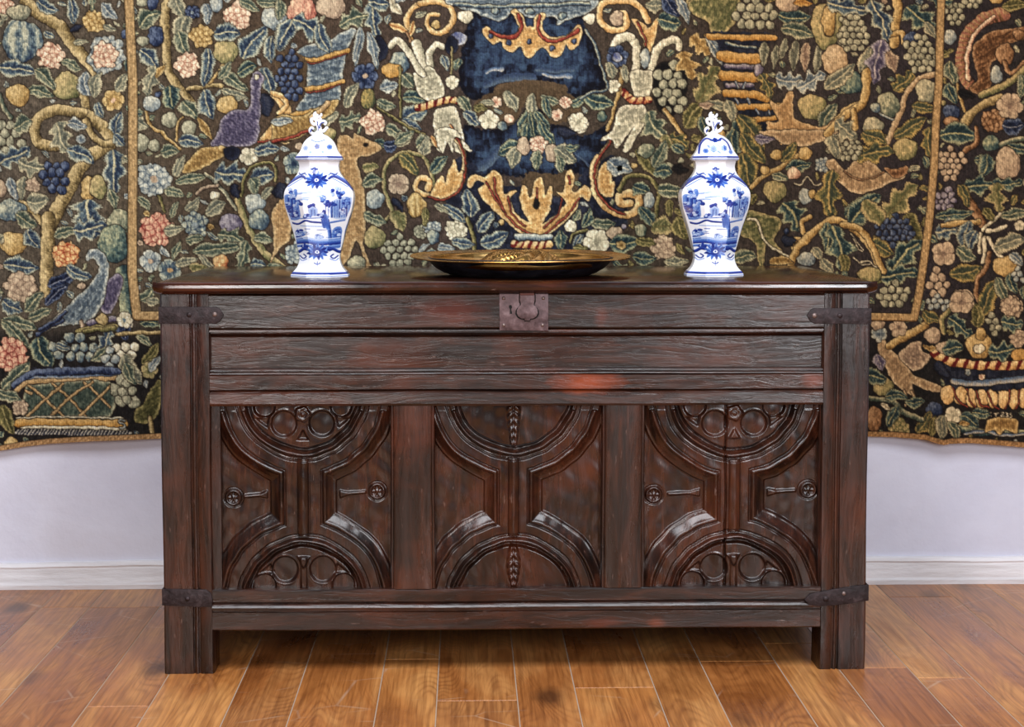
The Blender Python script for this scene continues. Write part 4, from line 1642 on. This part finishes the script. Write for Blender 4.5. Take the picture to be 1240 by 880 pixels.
G 715 190 42 52 18 sg
F 810 92 54 pg 7
S 44 or 13:rr 400,342;450,375;560,398;700,406;900,404
O 470 560 38 50 or
O 540 570 34 48 or
O 600 578 32 48 or
O 655 582 32 50 or
O 712 584 32 50 or
O 772 584 32 50 or
O 828 584 30 50 or
O 878 580 30 50 or
S 6 rr 500,525;530,600;575,625
S 6 rr 570,535;595,605;630,630
S 6 rr 625,540;645,605;690,635
S 6 rr 685,540;705,610;745,635
S 6 rr 800,540;800,600;780,635
S 6 rr 850,540;850,600;835,635
S 40 te 540,740;640,760;880,765
S 14 lb 560,770;660,755;760,775;890,770
P go 700,690;830,690;842,765;780,750;750,775;720,750;668,762
S 5 cr 705,655;695,665;705,675
S 5 cr 722,660;742,660;732,660;730,680
S 5 cr 755,660;768,662;755,678;772,680
S 5 cr 782,658;795,662;785,668;797,676;782,682
S 5 cr 812,658;806,668;818,672;808,684
O 402 640 46 38 bn
L 350 710 -60 140 66 gd
L 395 730 -80 120 40 ol
F 500 670 44 cr 4
L 440 735 100 130 64 tn
L 505 755 60 120 54 gr
F 212 735 58 og 9
O 85 690 38 68 sq
S 26 gr 65,580;180,600;240,660;335,692
L 180 680 110 120 64 te
O 130 515 52 52 og
L 95 470 0 110 90 te
L 200 570 0 120 64 te
L 300 600 0 110 60 te
L 590 700 30 120 74 te
L 650 660 0 100 60 te
L 560 715 0 60 26 go
L 380 310 10 70 30 go
L 110 390 80 90 60 mv
L 440 430 60 110 60 nv
L 150 630 30 60 24 cr
'''
TX0, TY0, TX1, TY1 = -100, -76, 1340, 560
cv = Canvas(TX0, TY0, TX1, TY1, 2, (70, 60, 52))
gx, gy = np.meshgrid(TX0 + (np.arange(cv.W) + .5) / 2, TY0 + (np.arange(cv.H) + .5) / 2)
bgc = [(-100, (92, 84, 78)), (160, (90, 78, 66)), (330, (84, 66, 54)), (560, (76, 62, 58)), (760, (74, 62, 54)), (960, (64, 56, 56)), (1120, (52, 46, 54)), (1340, (48, 44, 44))]
for ch in range(3):
    cv.img[:, :, ch] = np.interp(gx, [b[0] for b in bgc], [b[1][ch] / 255 for b in bgc])
low = sstep(380, 420, gy)[..., None]
cv.img = cv.img * (1 - low) + low * np.array((38, 36, 38)) / 255
cv.img *= (1 + 0.22 * cv.nb + 0.10 * cv.nf)[..., None]
cv.run(CARTOON)
# small leaves, buds and berries wherever the ground is still empty
cv.tile(0, 0, 1)
fr = random.Random(23)
def free(x, y, r):
    i = int((x - TX0) * 2); j = int((y - TY0) * 2); n = int(r * 2)
    a = cv.occ[max(0, j - n):j + n, max(0, i - n):i + n]
    return a.size > 0 and a.mean() < 0.10
for rad, tries in ((15, 1500), (10, 3500), (6.5, 6000), (4.2, 6000)):
    for _ in range(tries):
        x = fr.uniform(TX0 + 4, TX1 - 4); y = fr.uniform(TY0 + 4, TY1 - 20)
        hid = 215 < x < 1035 and y > 350
        inside = -10 < x < 1250 and -8 < y and not hid
        if not inside and rad < 9: continue
        if inside and fr.random() < 0.1: continue
        if not free(x, y, rad): continue
        if inside and 555 < x < 740 and (15 < y < 125): continue
        e = fr.random()
        right = x > 760
        if e < 0.84:
            pal = fr.choice(['gd', 'te', 'ol', 'tn', 'gr', 'te'] if right else ['bl', 'gr', 'tn', 'gb', 'te', 'bl'])
            cv.L(x, y, fr.uniform(0, 360), rad * fr.uniform(2.0, 2.7), rad * fr.uniform(.9, 1.5), pal, rad > 9)
        elif e < 0.92: cv.F(x, y, rad * .9, fr.choice(['pg', 'cr', 'pk', 'gb', 'go', 'bl']), fr.choice([5, 6, 8, 9]))
        else: cv.O(x, y, rad * .8, rad * .8, fr.choice(['sg', 'bn', 'go', 'pg', 'og', 'mv']))
# the weaver's hand: outlines step and wander by a thread or two
def lowf(fx, fy, seed):
    g = np.random.default_rng(seed)
    nx_, ny_ = int(cv.W / 2 / fx) + 3, int(cv.H / 2 / fy) + 3
    a = g.random((ny_, nx_)) - 0.5
    X = np.arange(cv.W) / 2 / fx; Y = np.arange(cv.H) / 2 / fy
    i = X.astype(int); j = Y.astype(int); p = (X - i); q = (Y - j)[:, None]
    p = (p * p * (3 - 2 * p))[None, :]; q = q * q * (3 - 2 * q)
    return (a[j][:, i] * (1 - p) + a[j][:, i + 1] * p) * (1 - q) + (a[j + 1][:, i] * (1 - p) + a[j + 1][:, i + 1] * p) * q
dxw = 2.0 * lowf(9, 9, 1) + 1.3 * lowf(3.5, 3.5, 2) + 0.8 * cv.nf
dyw = 2.0 * lowf(9, 9, 3) + 1.3 * lowf(3.5, 3.5, 4) + 0.7 * cv.nb
cv.img = cv.sample(gx + dxw, gy + dyw)
# corded guard bands and the hem
BAND_L = [(153, -80), (155, -20), (157, 20), (161, 100), (161, 200), (160, 330), (163, 360), (166, 382.5), (180, 382.5), (230, 383), (620, 384)]
BAND_R = [(1140, -80), (1140, 0), (1137, 100), (1133, 150), (1131, 200), (1126, 260), (1121, 300), (1113, 355), (1107, 384.5), (1080, 384), (1040, 383.5), (620, 384)]
HEM = [(-100, 553), (-40, 550), (0, 546), (30, 541), (60, 537.5), (110, 534), (195, 531), (330, 529), (700, 527), (1050, 529), (1085, 529.5), (1120, 532), (1132, 536), (1142, 538.5), (1152, 536.5), (1175, 536), (1210, 539), (1240, 541.5), (1290, 543), (1340, 544)]
hx = np.array([h[0] for h in HEM], float); hy = np.array([h[1] for h in HEM], float)
def polyd(X, Y, pts):
    D = np.full(X.shape, 1e9)
    for (ax, ay), (bx, by) in zip(pts[:-1], pts[1:]):
        L2 = (bx - ax) ** 2 + (by - ay) ** 2
        t = np.clip(((X - ax) * (bx - ax) + (Y - ay) * (by - ay)) / L2, 0, 1)
        D = np.minimum(D, (X - ax - t * (bx - ax)) ** 2 + (Y - ay - t * (by - ay)) ** 2)
    return np.sqrt(D)
def band_mask(X, Y):
    dl = polyd(X, Y, BAND_L) - 5.4
    dr = polyd(X, Y, BAND_R) - 4.5
    return np.minimum(dl, dr)
dbn = band_mask(gx, gy)
cord = 0.5 + 0.5 * np.sin((gy * 1.0 + gx * 0.8) * 1.15)
gc = PAL['gn'][0] + (PAL['gn'][2] - PAL['gn'][0]) * np.clip(0.50 + 0.22 * (cord - 0.5) + 0.6 * cv.nf, 0, 1)[..., None]
sl_all = (slice(None), slice(None))
cv.put(sl_all, dbn, gc)
hb = np.interp(gx, hx, hy) - gy
gc2 = np.array((150, 104, 62)) / 255 + (np.array((204, 154, 104)) - np.array((150, 104, 62))) / 255 * np.clip(0.5 + 0.5 * (cord - 0.5) + 0.5 * cv.nf, 0, 1)[..., None]
cv.put(sl_all, hb - 6.0, gc2)
# slubs of single threads, softened to one thread width
lum = cv.img.mean(-1, keepdims=True)
cv.img = lum * np.array((1.03, 1.0, 0.93)) + 0.66 * (cv.img - lum)
cv.img = np.clip(cv.img + 0.10 * (cv.img - 0.34), 0.03, 1)
warm = sstep(640, 960, gx)[..., None]
cv.img *= 1 - warm * (1 - np.array((0.93, 0.86, 0.78)))
cv.img *= (1.0 + 0.26 * cv.nf + 0.30 * cv.nd + 0.16 * cv.nb)[..., None]
rib = 1 + 0.09 * np.sin(gx * 2 * math.pi / 2.6)
cv.img *= rib[..., None]
TAP_GAIN = 0.80

# the cloth itself -------------------------------------------------------------
M_TAP = attr_mat('woven_wool', 0.95, 0.12, 0.0, True)
TAPY = 0.812
tap = empty('tapestry', (0.0, TAPY, float(on_y(620, 545, TAPY)[2])), 'large old verdure tapestry with birds, fruit and scrolls hanging on the white wall', 'tapestry')
B = 4
ncx, ncy = (TX1 - TX0) // B * B, 628
u = TX0 + np.arange(ncx + 1.0)
v = np.linspace(0, 1, ncy + 1)
hemy = np.interp(u, hx, hy)
PXg = np.broadcast_to(u, (ncy + 1, ncx + 1))
PYg = TY0 + (hemy - TY0)[None, :] * v[:, None]
Wp = on_y(PXg, PYg, TAPY)
xw, zw = Wp[..., 0], Wp[..., 2]
sw = sstep(1.4, 0.3, zw)
drape = 0.004 * np.sin(xw * 5.1 + 0.4) + 0.003 * np.sin(xw * 11.3 + zw * 1.5 + 1.0) + sw * (0.006 * np.sin(xw * 3.4 + 2.2) + 0.003 * np.sin(xw * 17 + 0.5)) + 0.0015 * np.sin(zw * 9 + xw * 3)
Wp[..., 1] += -drape - 0.004 * sstep(4.6, 3.2, band_mask(PXg, PYg) + 4.5)
tap_loc = np.array(tap.location)
co = (Wp - tap_loc).reshape(-1, 3)
colr = cv.sample(PXg, PYg)
h8, w8 = cv.H // 8 * 8, cv.W // 8 * 8                           # wide mesh cells take the mean of their threads
soft = cv.img[:h8, :w8].reshape(h8 // 8, 8, w8 // 8, 8, 3).mean((1, 3))
wide = (PXg < -8) | (PXg > 1248) | (PYg < -8) | ((PYg > 366) & (PXg > 226) & (PXg < 1024))
ii = np.clip(((PXg - TX0) / 4).astype(int), 0, w8 // 8 - 1); jj = np.clip(((PYg - TY0) / 4).astype(int), 0, h8 // 8 - 1)
colr = np.where(wide[..., None], soft[jj, ii], colr).reshape(-1, 3)
lin = np.where(colr <= 0.04045, colr / 12.92, ((np.clip(colr, 0, 1) + 0.055) / 1.055) ** 2.4) * TAP_GAIN
colr = np.where(lin <= 0.0031308, lin * 12.92, 1.055 * np.clip(lin, 0, 1) ** (1 / 2.4) - 0.055)
I = np.arange((ncx + 1) * (ncy + 1)).reshape(ncy + 1, ncx + 1)
cxp = 0.25 * (PXg[:-1, :-1] + PXg[1:, 1:] + PXg[:-1, 1:] + PXg[1:, :-1]); cyp = 0.25 * (PYg[:-1, :-1] + PYg[1:, 1:] + PYg[:-1, 1:] + PYg[1:, :-1])
bx, by = cxp[::B, ::B] + 1.5, cyp[::B, ::B] + 1.5
coarse = (bx < -12) | (bx > 1252) | (by < -12) | ((by > 362) & (bx > 222) & (bx < 1028))
bnd = band_mask(cxp, cyp) < 0
bandL = np.interp(cyp, [p[1] for p in BAND_L[:8]], [p[0] for p in BAND_L[:8]])
bandR = np.interp(cyp, [p[1] for p in BAND_R[:9]], [p[0] for p in BAND_R[:9]])
field = (cyp < 384) & (cxp > bandL) & (cxp < bandR)
hemm = (np.interp(cxp, hx, hy) - cyp) < 6.0
pid = np.where(hemm, 5, np.where(bnd, np.where(cxp < 620, 1, 2), np.where(field, 0, np.where(cxp < 400, 3, np.where(cxp > 860, 4, 6)))))
cellcoarse = np.kron(coarse, np.ones((B, B), bool))
fine = ~cellcoarse
q_all = np.stack([I[:-1, :-1], I[1:, :-1], I[1:, 1:], I[:-1, 1:]], -1)
q_co = np.stack([I[:-B:B, :-B:B], I[B::B, :-B:B], I[B::B, B::B], I[:-B:B, B::B]], -1)
pid_co = pid[1::B, 1::B]
for k, nm in ((0, 'woven_field'), (1, 'corded_band'), (2, 'corded_band'), (3, 'woven_border'), (4, 'woven_border'), (6, 'woven_border'), (5, 'hem')):
    q = np.concatenate([q_all[fine & (pid == k)], q_co[coarse & (pid_co == k)]])
    if len(q) == 0: continue
    used, inv = np.unique(q, return_inverse=True)
    o = grid_mesh(nm, co[used], inv.reshape(-1, 4), M_TAP, tap, colr[used])
# lining behind the weave
st = 16
lx = np.concatenate([np.arange(0, ncx, st), [ncx]]); ly = np.concatenate([np.arange(0, ncy, st), [ncy]])
Lw = (Wp[np.ix_(ly, lx)] - tap_loc).copy()
Lw[..., 1] += 0.009
Lw[-1, :, 1] -= 0.007
J = np.arange(len(lx) * len(ly)).reshape(len(ly), len(lx))
qq = np.stack([J[:-1, :-1], J[:-1, 1:], J[1:, 1:], J[1:, :-1]], -1).reshape(-1, 4)
grid_mesh('lining', Lw.reshape(-1, 3), qq, plain('linen_lining', (120, 104, 84), 0.9, 0, 0.1), tap)

# ------------------------------------------------------------------ blue and white covered vases
BLU = {'bd': ((20, 30, 100), (28, 46, 128), (50, 76, 160), (30, 40, 120)), 'bm': ((44, 76, 160), (84, 120, 192), (130, 160, 214), (40, 70, 150)),
       'bs': ((120, 150, 206), (164, 186, 224), (204, 216, 238), (120, 150, 206)), 'ww': ((240, 241, 246), (240, 241, 246), (240, 241, 246), (240, 241, 246))}
for _k in BLU: PAL[_k] = tuple(np.array(c, float) / 255 for c in BLU[_k])
def vase_canvas(var):
    c = Canvas(0, 0, 480, 880, 1, (240, 241, 246), 9)
    c.out = np.array((60, 90, 170)) / 255; c.jit = 0.8; c.ow = 0.6
    def S(w, p, *pts): c.S(list(pts), w, p, w, False)
    def bush(x, y, rx, ry, seed, pal='bm', n=16):
        g = random.Random(seed)
        for _ in range(n):
            a = g.uniform(0, 6.28); q = g.uniform(0, 1)
            c.O(x + rx * q * math.cos(a), y + ry * q * math.sin(a), g.uniform(5, 11), g.uniform(4, 9), g.choice([pal, pal, 'bd', 'bs']))
    # lid rim and lid ornament
    S(9, 'bd', (60, 264), (420, 264)); S(3, 'bm', (60, 274), (420, 274))
    if var == 0:
        c.F(228, 214, 13, 'bd', 5); c.F(285, 216, 12, 'bm', 5); c.F(172, 222, 11, 'bs', 5); S(4, 'bm', (200, 182), (228, 192), (262, 182)); c.F(255, 240, 6, 'bs', 5); c.F(198, 242, 6, 'bs', 5)
    else:
        S(9, 'bd', (150, 245), (160, 200), (185, 175), (205, 180)); S(9, 'bd', (300, 230), (285, 195), (260, 175), (245, 182))
        S(10, 'bd', (205, 182), (225, 186), (250, 182)); c.F(225, 183, 12, 'bd', 5)
        for (x, y, r) in ((215, 225, 17), (265, 222, 15), (180, 235, 12), (300, 240, 11)): c.F(x, y, r, 'bm', 6)
        for (x, y) in ((240, 240), (195, 215), (240, 210)): c.L(x, y, 40, 22, 10, 'bs')
    # sky and landscape in the cartouche
    for (x0, y0, x1, y1, w) in ((120, 440, 200, 428, 10), (170, 455, 260, 446, 12), (240, 430, 310, 436, 9), (130, 470, 190, 466, 8)): S(w, 'bs', (x0, y0), ((x0 + x1) / 2, y0 - 5), (x1, y1))
    c.P([(70, 455), (105, 445), (140, 480), (150, 555), (90, 555)], 'bm', True, 20, False)
    for i in range(7): S(6, 'bd' if i % 2 else 'bm', (84 + i * 9, 455 + 3 * i), (86 + i * 9, 550))
    bush(110, 440, 24, 24, 1); bush(140, 495, 22, 26, 2)
    c.P([(300, 475), (390, 455), (385, 550), (300, 552)], 'bs', True, 20, False)
    for i in range(8): S(5, 'bd' if i % 3 == 0 else 'bm', (302 + i * 11, 476 - 2 * i), (300 + i * 10.5, 550))
    bush(330, 435, 34, 24, 3); bush(290, 486, 30, 12, 4, 'bd'); bush(262, 462, 12, 16, 5); bush(208, 500, 18, 10, 6, 'bd', 9)
    c.P([(192, 510), (212, 498), (234, 510), (234, 545), (192, 545)], 'bs', False, 8, True); S(3, 'bd', (206, 515), (206, 542)); S(3, 'bd', (220, 515), (220, 542))
    for x in (272, 284, 296): S(4, 'bm', (x, 500), (x, 550))
    S(9, 'bd', (78, 566), (110, 578), (140, 582), (175, 566), (205, 572), (262, 576)); S(5, 'bm', (90, 556), (150, 556), (250, 552)); S(6, 'bs', (150, 590), (260, 594))
    S(9, 'bm', (290, 575), (340, 566), (375, 560))
    bush(150, 625, 34, 22, 7); bush(135, 640, 30, 16, 8, 'bd', 10); bush(235, 642, 34, 8, 9, 'bs', 10)
    c.P([(262, 530), (278, 540), (292, 590), (300, 680), (282, 690), (276, 610), (256, 600), (250, 560)], 'bm', True, 10, False); c.O(264, 526, 9, 11, 'bd'); S(5, 'bd', (284, 560), (292, 640), (290, 685)); S(4, 'bd', (250, 560), (262, 600))
    c.P([(300, 610), (340, 600), (335, 690), (300, 690)], 'bm', True, 12, False); bush(322, 625, 16, 18, 10)
    for (y, w, p) in ((664, 14, 'bm'), (676, 10, 'bd'), (690, 12, 'bm'), (652, 6, 'bs')): S(w, p, (118, y), (180, y - 5), (240, y + 4), (330, y - 3))
    bush(180, 690, 40, 10, 12, 'bd', 12); bush(270, 700, 30, 8, 13, 'bm', 10); bush(365, 470, 16, 30, 14, 'bm', 12); bush(92, 500, 12, 34, 15, 'bd', 10)
    bush(180, 545, 24, 10, 16, 'bm', 9); bush(250, 540, 12, 10, 17, 'bd', 6); bush(345, 520, 26, 20, 18, 'bs', 8); bush(130, 540, 20, 12, 19, 'bd', 8)
    for i in range(26):
        g = random.Random(100 + i); xx = g.uniform(120, 330); yy = g.uniform(600, 650)
        S(2.5, g.choice(['bm', 'bs', 'bd']), (xx, yy), (xx + g.uniform(8, 26), yy + g.uniform(-4, 4)))
    # white reserve frame with dark scrollwork
    for sg in (-1, 1):
        def X(x): return 230 + sg * x
        S(13, 'ww', (X(166), 440), (X(160), 500), (X(136), 560), (X(118), 620), (X(108), 705))
        S(8, 'bd', (X(174), 430), (X(168), 500), (X(146), 562), (X(127), 622), (X(116), 700))
        S(12, 'bd', (X(170), 425), (X(140), 392), (X(100), 366), (X(72), 356), (X(56), 366)); S(5, 'bm', (X(160), 400), (X(120), 368), (X(70), 342), (X(52), 350))
        S(5, 'bd', (X(60), 340), (X(78), 348), (X(90), 340)); S(4, 'bm', (X(70), 365), (X(95), 378), (X(140), 405))
        S(14, 'bd', (X(120), 712), (X(95), 716), (X(70), 702), (X(50), 704)); S(6, 'bd', (X(90), 735), (X(72), 748), (X(58), 738), (X(70), 728)); S(4, 'bm', (X(55), 750), (X(78), 758), (X(92), 748))
        S(30, 'bd', (X(172), 545), (X(158), 575), (X(146), 600))
    # flowers
    for (fx, fy, r) in ((228, 374, 40), (226, 716, 36)):
        for i in range(13):
            a = i * 6.283 / 13
            c.L(fx + 36 * math.cos(a) * r / 40, fy + 26 * math.sin(a) * r / 40, math.degrees(a), 40, 17, 'bm' if i % 3 else 'bd')
        c.F(fx, fy, r * 0.66, 'bd', 9); c.O(fx, fy, 10, 8, 'ww'); c.O(fx, fy, 4, 4, 'bd')
    for (x, y) in ((215, 315), (205, 322), (226, 322), (216, 330)): c.O(x + (10 if var else 0), y, 7, 4, 'bd')
    S(4, 'bd', (216 + 10 * var, 315), (220 + 8 * var, 340)); S(5, 'bd', (212, 768), (226, 776), (240, 768)); S(4, 'bd', (226, 762), (226, 786))
    # foot line
    S(11, 'bd', (40, 818), (440, 818)); S(4, 'bm', (40, 830), (440, 830))
    return c
PROF = [(838, 143), (833, 145), (824, 143), (816, 137), (806, 126), (792, 114), (775, 106), (755, 101), (735, 101), (715, 105), (690, 112), (660, 120), (630, 128), (600, 137), (570, 147), (540, 157), (510, 166), (480, 172), (455, 174.5), (435, 173), (415, 166), (398, 155), (380, 140), (362, 122), (345, 109), (328, 101), (310, 98), (295, 100), (284, 104)]
LIDP = [(286, 96), (281, 108), (278, 117), (273, 120), (266, 118), (258, 113), (248, 104), (236, 95), (222, 89), (206, 83), (192, 75), (180, 65), (170, 53), (161, 40), (155, 26), (150, 16), (144, 12), (138, 10)]
M_DELFT = attr_mat('tin_glaze', 0.16, 0.5, 0.25)
M_GLZ = plain('white_glaze', (236, 238, 244), 0.16, 0, 0.5, 0.25)
M_GLB = plain('blue_glaze', (40, 60, 140), 0.16, 0, 0.5, 0.25)
def octo(phi, amt=1.0):
    """rounded eight-sided section, flat side to the front"""
    k = math.pi / 4
    a = (phi + k / 2) % k - k / 2
    return 1 + amt * (0.965 / np.maximum(np.cos(a) ** 0.85, .5) - 1.0)
def vase(px, pyb, Y, var, label):
    base = on_y(px, pyb, Y)
    sc = (Y - CAM[1]) / FPX / 4.0                              # metres per drawing unit
    root = empty('covered_vase', (float(base[0]), Y, HT), label, 'vase', 'blue and white covered vases on the chest')
    cvs = vase_canvas(var)
    def shell(name, prof, nphi, nv, par, amt):
        ys = np.array([p[0] for p in prof], float); rs = np.array([p[1] for p in prof], float)
        s_ = np.concatenate([[0], np.cumsum(np.hypot(np.diff(ys), np.diff(rs)))])
        t = np.linspace(0, s_[-1], nv)
        yy = np.interp(t, s_, ys); rr_ = np.interp(t, s_, rs)
        kern = np.ones(7) / 7
        rp = np.convolve(np.pad(rr_, 3, mode='edge'), kern, 'valid'); rr_ = np.where((t > s_[-1] * .02), rp, rr_)
        phi = np.linspace(0, 2 * math.pi, nphi, endpoint=False)
        PH, YY = np.meshgrid(phi, yy); RR = np.broadcast_to(rr_[:, None], PH.shape)
        oc = octo(PH, amt)
        X = RR * oc * np.sin(PH) * sc; Yc = -RR * oc * np.cos(PH) * sc; Z = (838 - YY) * sc
        col = cvs.sample(232 + RR * oc * np.sin(PH) * 0.985, YY)
        I = np.arange(nv * nphi).reshape(nv, nphi); I2 = np.roll(I, -1, 1)
        q = np.stack([I[:-1], I2[:-1], I2[1:], I[1:]], -1).reshape(-1, 4)
        co = np.stack([X, Yc, Z], -1).reshape(-1, 3)
        return grid_mesh(name, co, q, M_DELFT, par, col.reshape(-1, 3))
    shell('body', PROF, 320, 330, root, 1.0)
    # closed underside and inner neck are hidden by the lid; a disc closes the foot
    n = 32; R0 = 140 * sc
    mesh_obj('foot_ring', [(R0 * .97 * math.sin(2 * math.pi * i / n), -R0 * .97 * math.cos(2 * math.pi * i / n), 0.0) for i in range(n)], [tuple(range(n))], M_GLZ, root)
    lid = shell('lid', LIDP, 240, 110, root, 0.9)
    # pierced scroll finial
    def tube(pts, r0, r1, mat, par, name, flat=0.75):
        P = np.array(pts, float); out = []
        N = len(P)
        for i in range(N - 1):
            a, b, c, d = P[max(i - 1, 0)], P[i], P[i + 1], P[min(i + 2, N - 1)]
            for q in range(6):
                t = q / 6
                out.append(0.5 * (2 * b + (c - a) * t + (2 * a - 5 * b + 4 * c - d) * t * t + (3 * b - a - 3 * c + d) * t ** 3))
        out.append(P[-1]); C = np.array(out); m = 10; vs = []; fs = []
        for i in range(len(C)):
            tg = C[min(i + 1, len(C) - 1)] - C[max(i - 1, 0)]; tg /= max(1e-6, np.hypot(*tg))
            r = 1.25 * (r0 + (r1 - r0) * i / (len(C) - 1))
            for k in range(m):
                a = 2 * math.pi * k / m
                o1 = r * math.cos(a); o2 = r * 1.15 * math.sin(a)
                vs.append((((C[i][0] - tg[1] * o1) - 232) * sc, o2 * sc, (838 - (C[i][1] + tg[0] * o1)) * sc))
        for i in range(len(C) - 1):
            for k in range(m):
                fs.append((i * m + k, i * m + (k + 1) % m, (i + 1) * m + (k + 1) % m, (i + 1) * m + k))
        fs.append(tuple(range(m))); fs.append(tuple(range((len(C) - 1) * m, len(C) * m)))
        return mesh_obj(name, vs, fs, mat, par, smooth=True)
    K = [([(229, 150), (228, 128), (222, 108), (216, 92), (214, 74), (218, 56)], 11, 6), ([(222, 140), (206, 152), (188, 146), (183, 132), (192, 122), (200, 130)], 7, 5),
         ([(232, 140), (252, 136), (264, 122), (264, 128)], 7, 6), ([(226, 128), (228, 108), (238, 94), (252, 92), (260, 100), (252, 108)], 8, 5), ([(218, 104), (202, 106), (192, 96), (190, 82), (200, 78), (206, 86)], 7, 5),
         ([(214, 78), (204, 66), (206, 54), (214, 48)], 6, 4), ([(216, 74), (228, 70), (238, 62), (236, 54)], 6, 4), ([(222, 90), (232, 84), (238, 76)], 6, 4)]
    fin = None
    for i, (p, a, b) in enumerate(K):
        p = [(x + 4, y) for x, y in p]
        if i == 0: fin = tube(p, a, b, M_GLZ, lid, 'finial')
        else:
            nt = tube(p, a, b, M_GLZ, lid, 'finial_scroll')
    for p in ([(226, 136), (226, 122), (222, 110), (219, 92)], [(230, 126), (232, 112), (240, 100), (252, 98)], [(188, 144), (188, 134), (196, 128)]):
        q = [(x + 4, y) for x, y in p]
        bl = tube(q, 3.0, 2.2, M_GLB, lid, 'finial_stripe')
        bl.location = (0, -10.5 * sc, 0)
    return root
vase(388, 334.5, 0.205, 0, 'blue and white covered vase left of the brass dish, plain spotted lid')
vase(864, 332.5, 0.215, 1, 'blue and white covered vase right of the brass dish, scrollwork on its lid')

# ------------------------------------------------------------------ brass dish
M_BRASS, M_TARN = brass_mat(), tarnish_mat()
DY = 0.235
dp = on_y(630, 309, DY)
dish = empty('brass_dish', (float(dp[0]), DY, HT), 'round embossed brass dish with blackened underside between the two vases', 'dish')
def lathe(name, prof, n, mat, par, rfun=None, smooth=True):
    nv = len(prof); ph = np.linspace(0, 2 * math.pi, n, endpoint=False)
    R = np.array([p[0] for p in prof])[:, None] * np.ones(n); Z = np.array([p[1] for p in prof])[:, None] * np.ones(n)
    PH = np.ones((nv, 1)) * ph
    if rfun is not None: R, Z = rfun(R, Z, PH)
    co = np.stack([R * np.sin(PH), -R * np.cos(PH), Z], -1).reshape(-1, 3)
    I = np.arange(nv * n).reshape(nv, n); I2 = np.roll(I, -1, 1)
    q = np.stack([I[:-1], I2[:-1], I2[1:], I[1:]], -1).reshape(-1, 4)
    return grid_mesh(name, co, q, mat, par)
RH = 0.047
TILT = math.radians(1.3)
def wave_r(R, Z, PH): return R, Z + 0.0012 * np.sin(3 * PH + 1) * (R / 0.25) ** 2
lathe('rim', [(0.2085, RH - 0.009), (0.2105, RH - 0.0055), (0.214, RH - 0.0035), (0.222, RH - 0.0028), (0.245, RH - 0.001), (0.252, RH + 0.0005), (0.2545, RH), (0.2545, RH - 0.002), (0.252, RH - 0.003), (0.216, RH - 0.0045)], 128, M_BRASS, dish, wave_r)
lathe('well', [(0.0001, RH - 0.036), (0.10, RH - 0.036), (0.13, RH - 0.0355), (0.150, RH - 0.0345), (0.168, RH - 0.0315), (0.182, RH - 0.0280), (0.193, RH - 0.0240), (0.202, RH - 0.0185), (0.2070, RH - 0.0130), (0.2085, RH - 0.009)], 128, M_BRASS, dish)
lathe('underside', [(0.0001, 0.0005), (0.145, 0.0005), (0.158, 0.002), (0.176, 0.008), (0.194, 0.018), (0.207, 0.030), (0.214, 0.0405), (0.216, RH - 0.0045), (0.210, RH - 0.0038)], 128, M_TARN, dish, lambda R, Z, P: (R * (1 + 0.004 * np.sin(7 * P) * (R > .1)), Z))
def gad(R, Z, PH):
    t = np.clip(R / 0.115, 0, 1)
    w = np.abs(np.sin(5.5 * (PH + 2.2 * t)))
    return R, Z + 0.017 * w * np.sin(np.pi * np.clip((t - 0.12) / 0.88, 0, 1)) ** 0.7
bp = [(0.0001, RH + 0.006), (0.012, RH + 0.004)] + [(0.012 + 0.103 * i / 18, RH + 0.001 - 0.037 * (i / 18) ** 2.0) for i in range(1, 19)]
lathe('boss', bp, 192, M_BRASS, dish, gad)

for ch_ in dish.children:
    if ch_.name.split('.')[0] in ('rim', 'well', 'boss'): ch_.rotation_euler = (TILT, 0, 0)
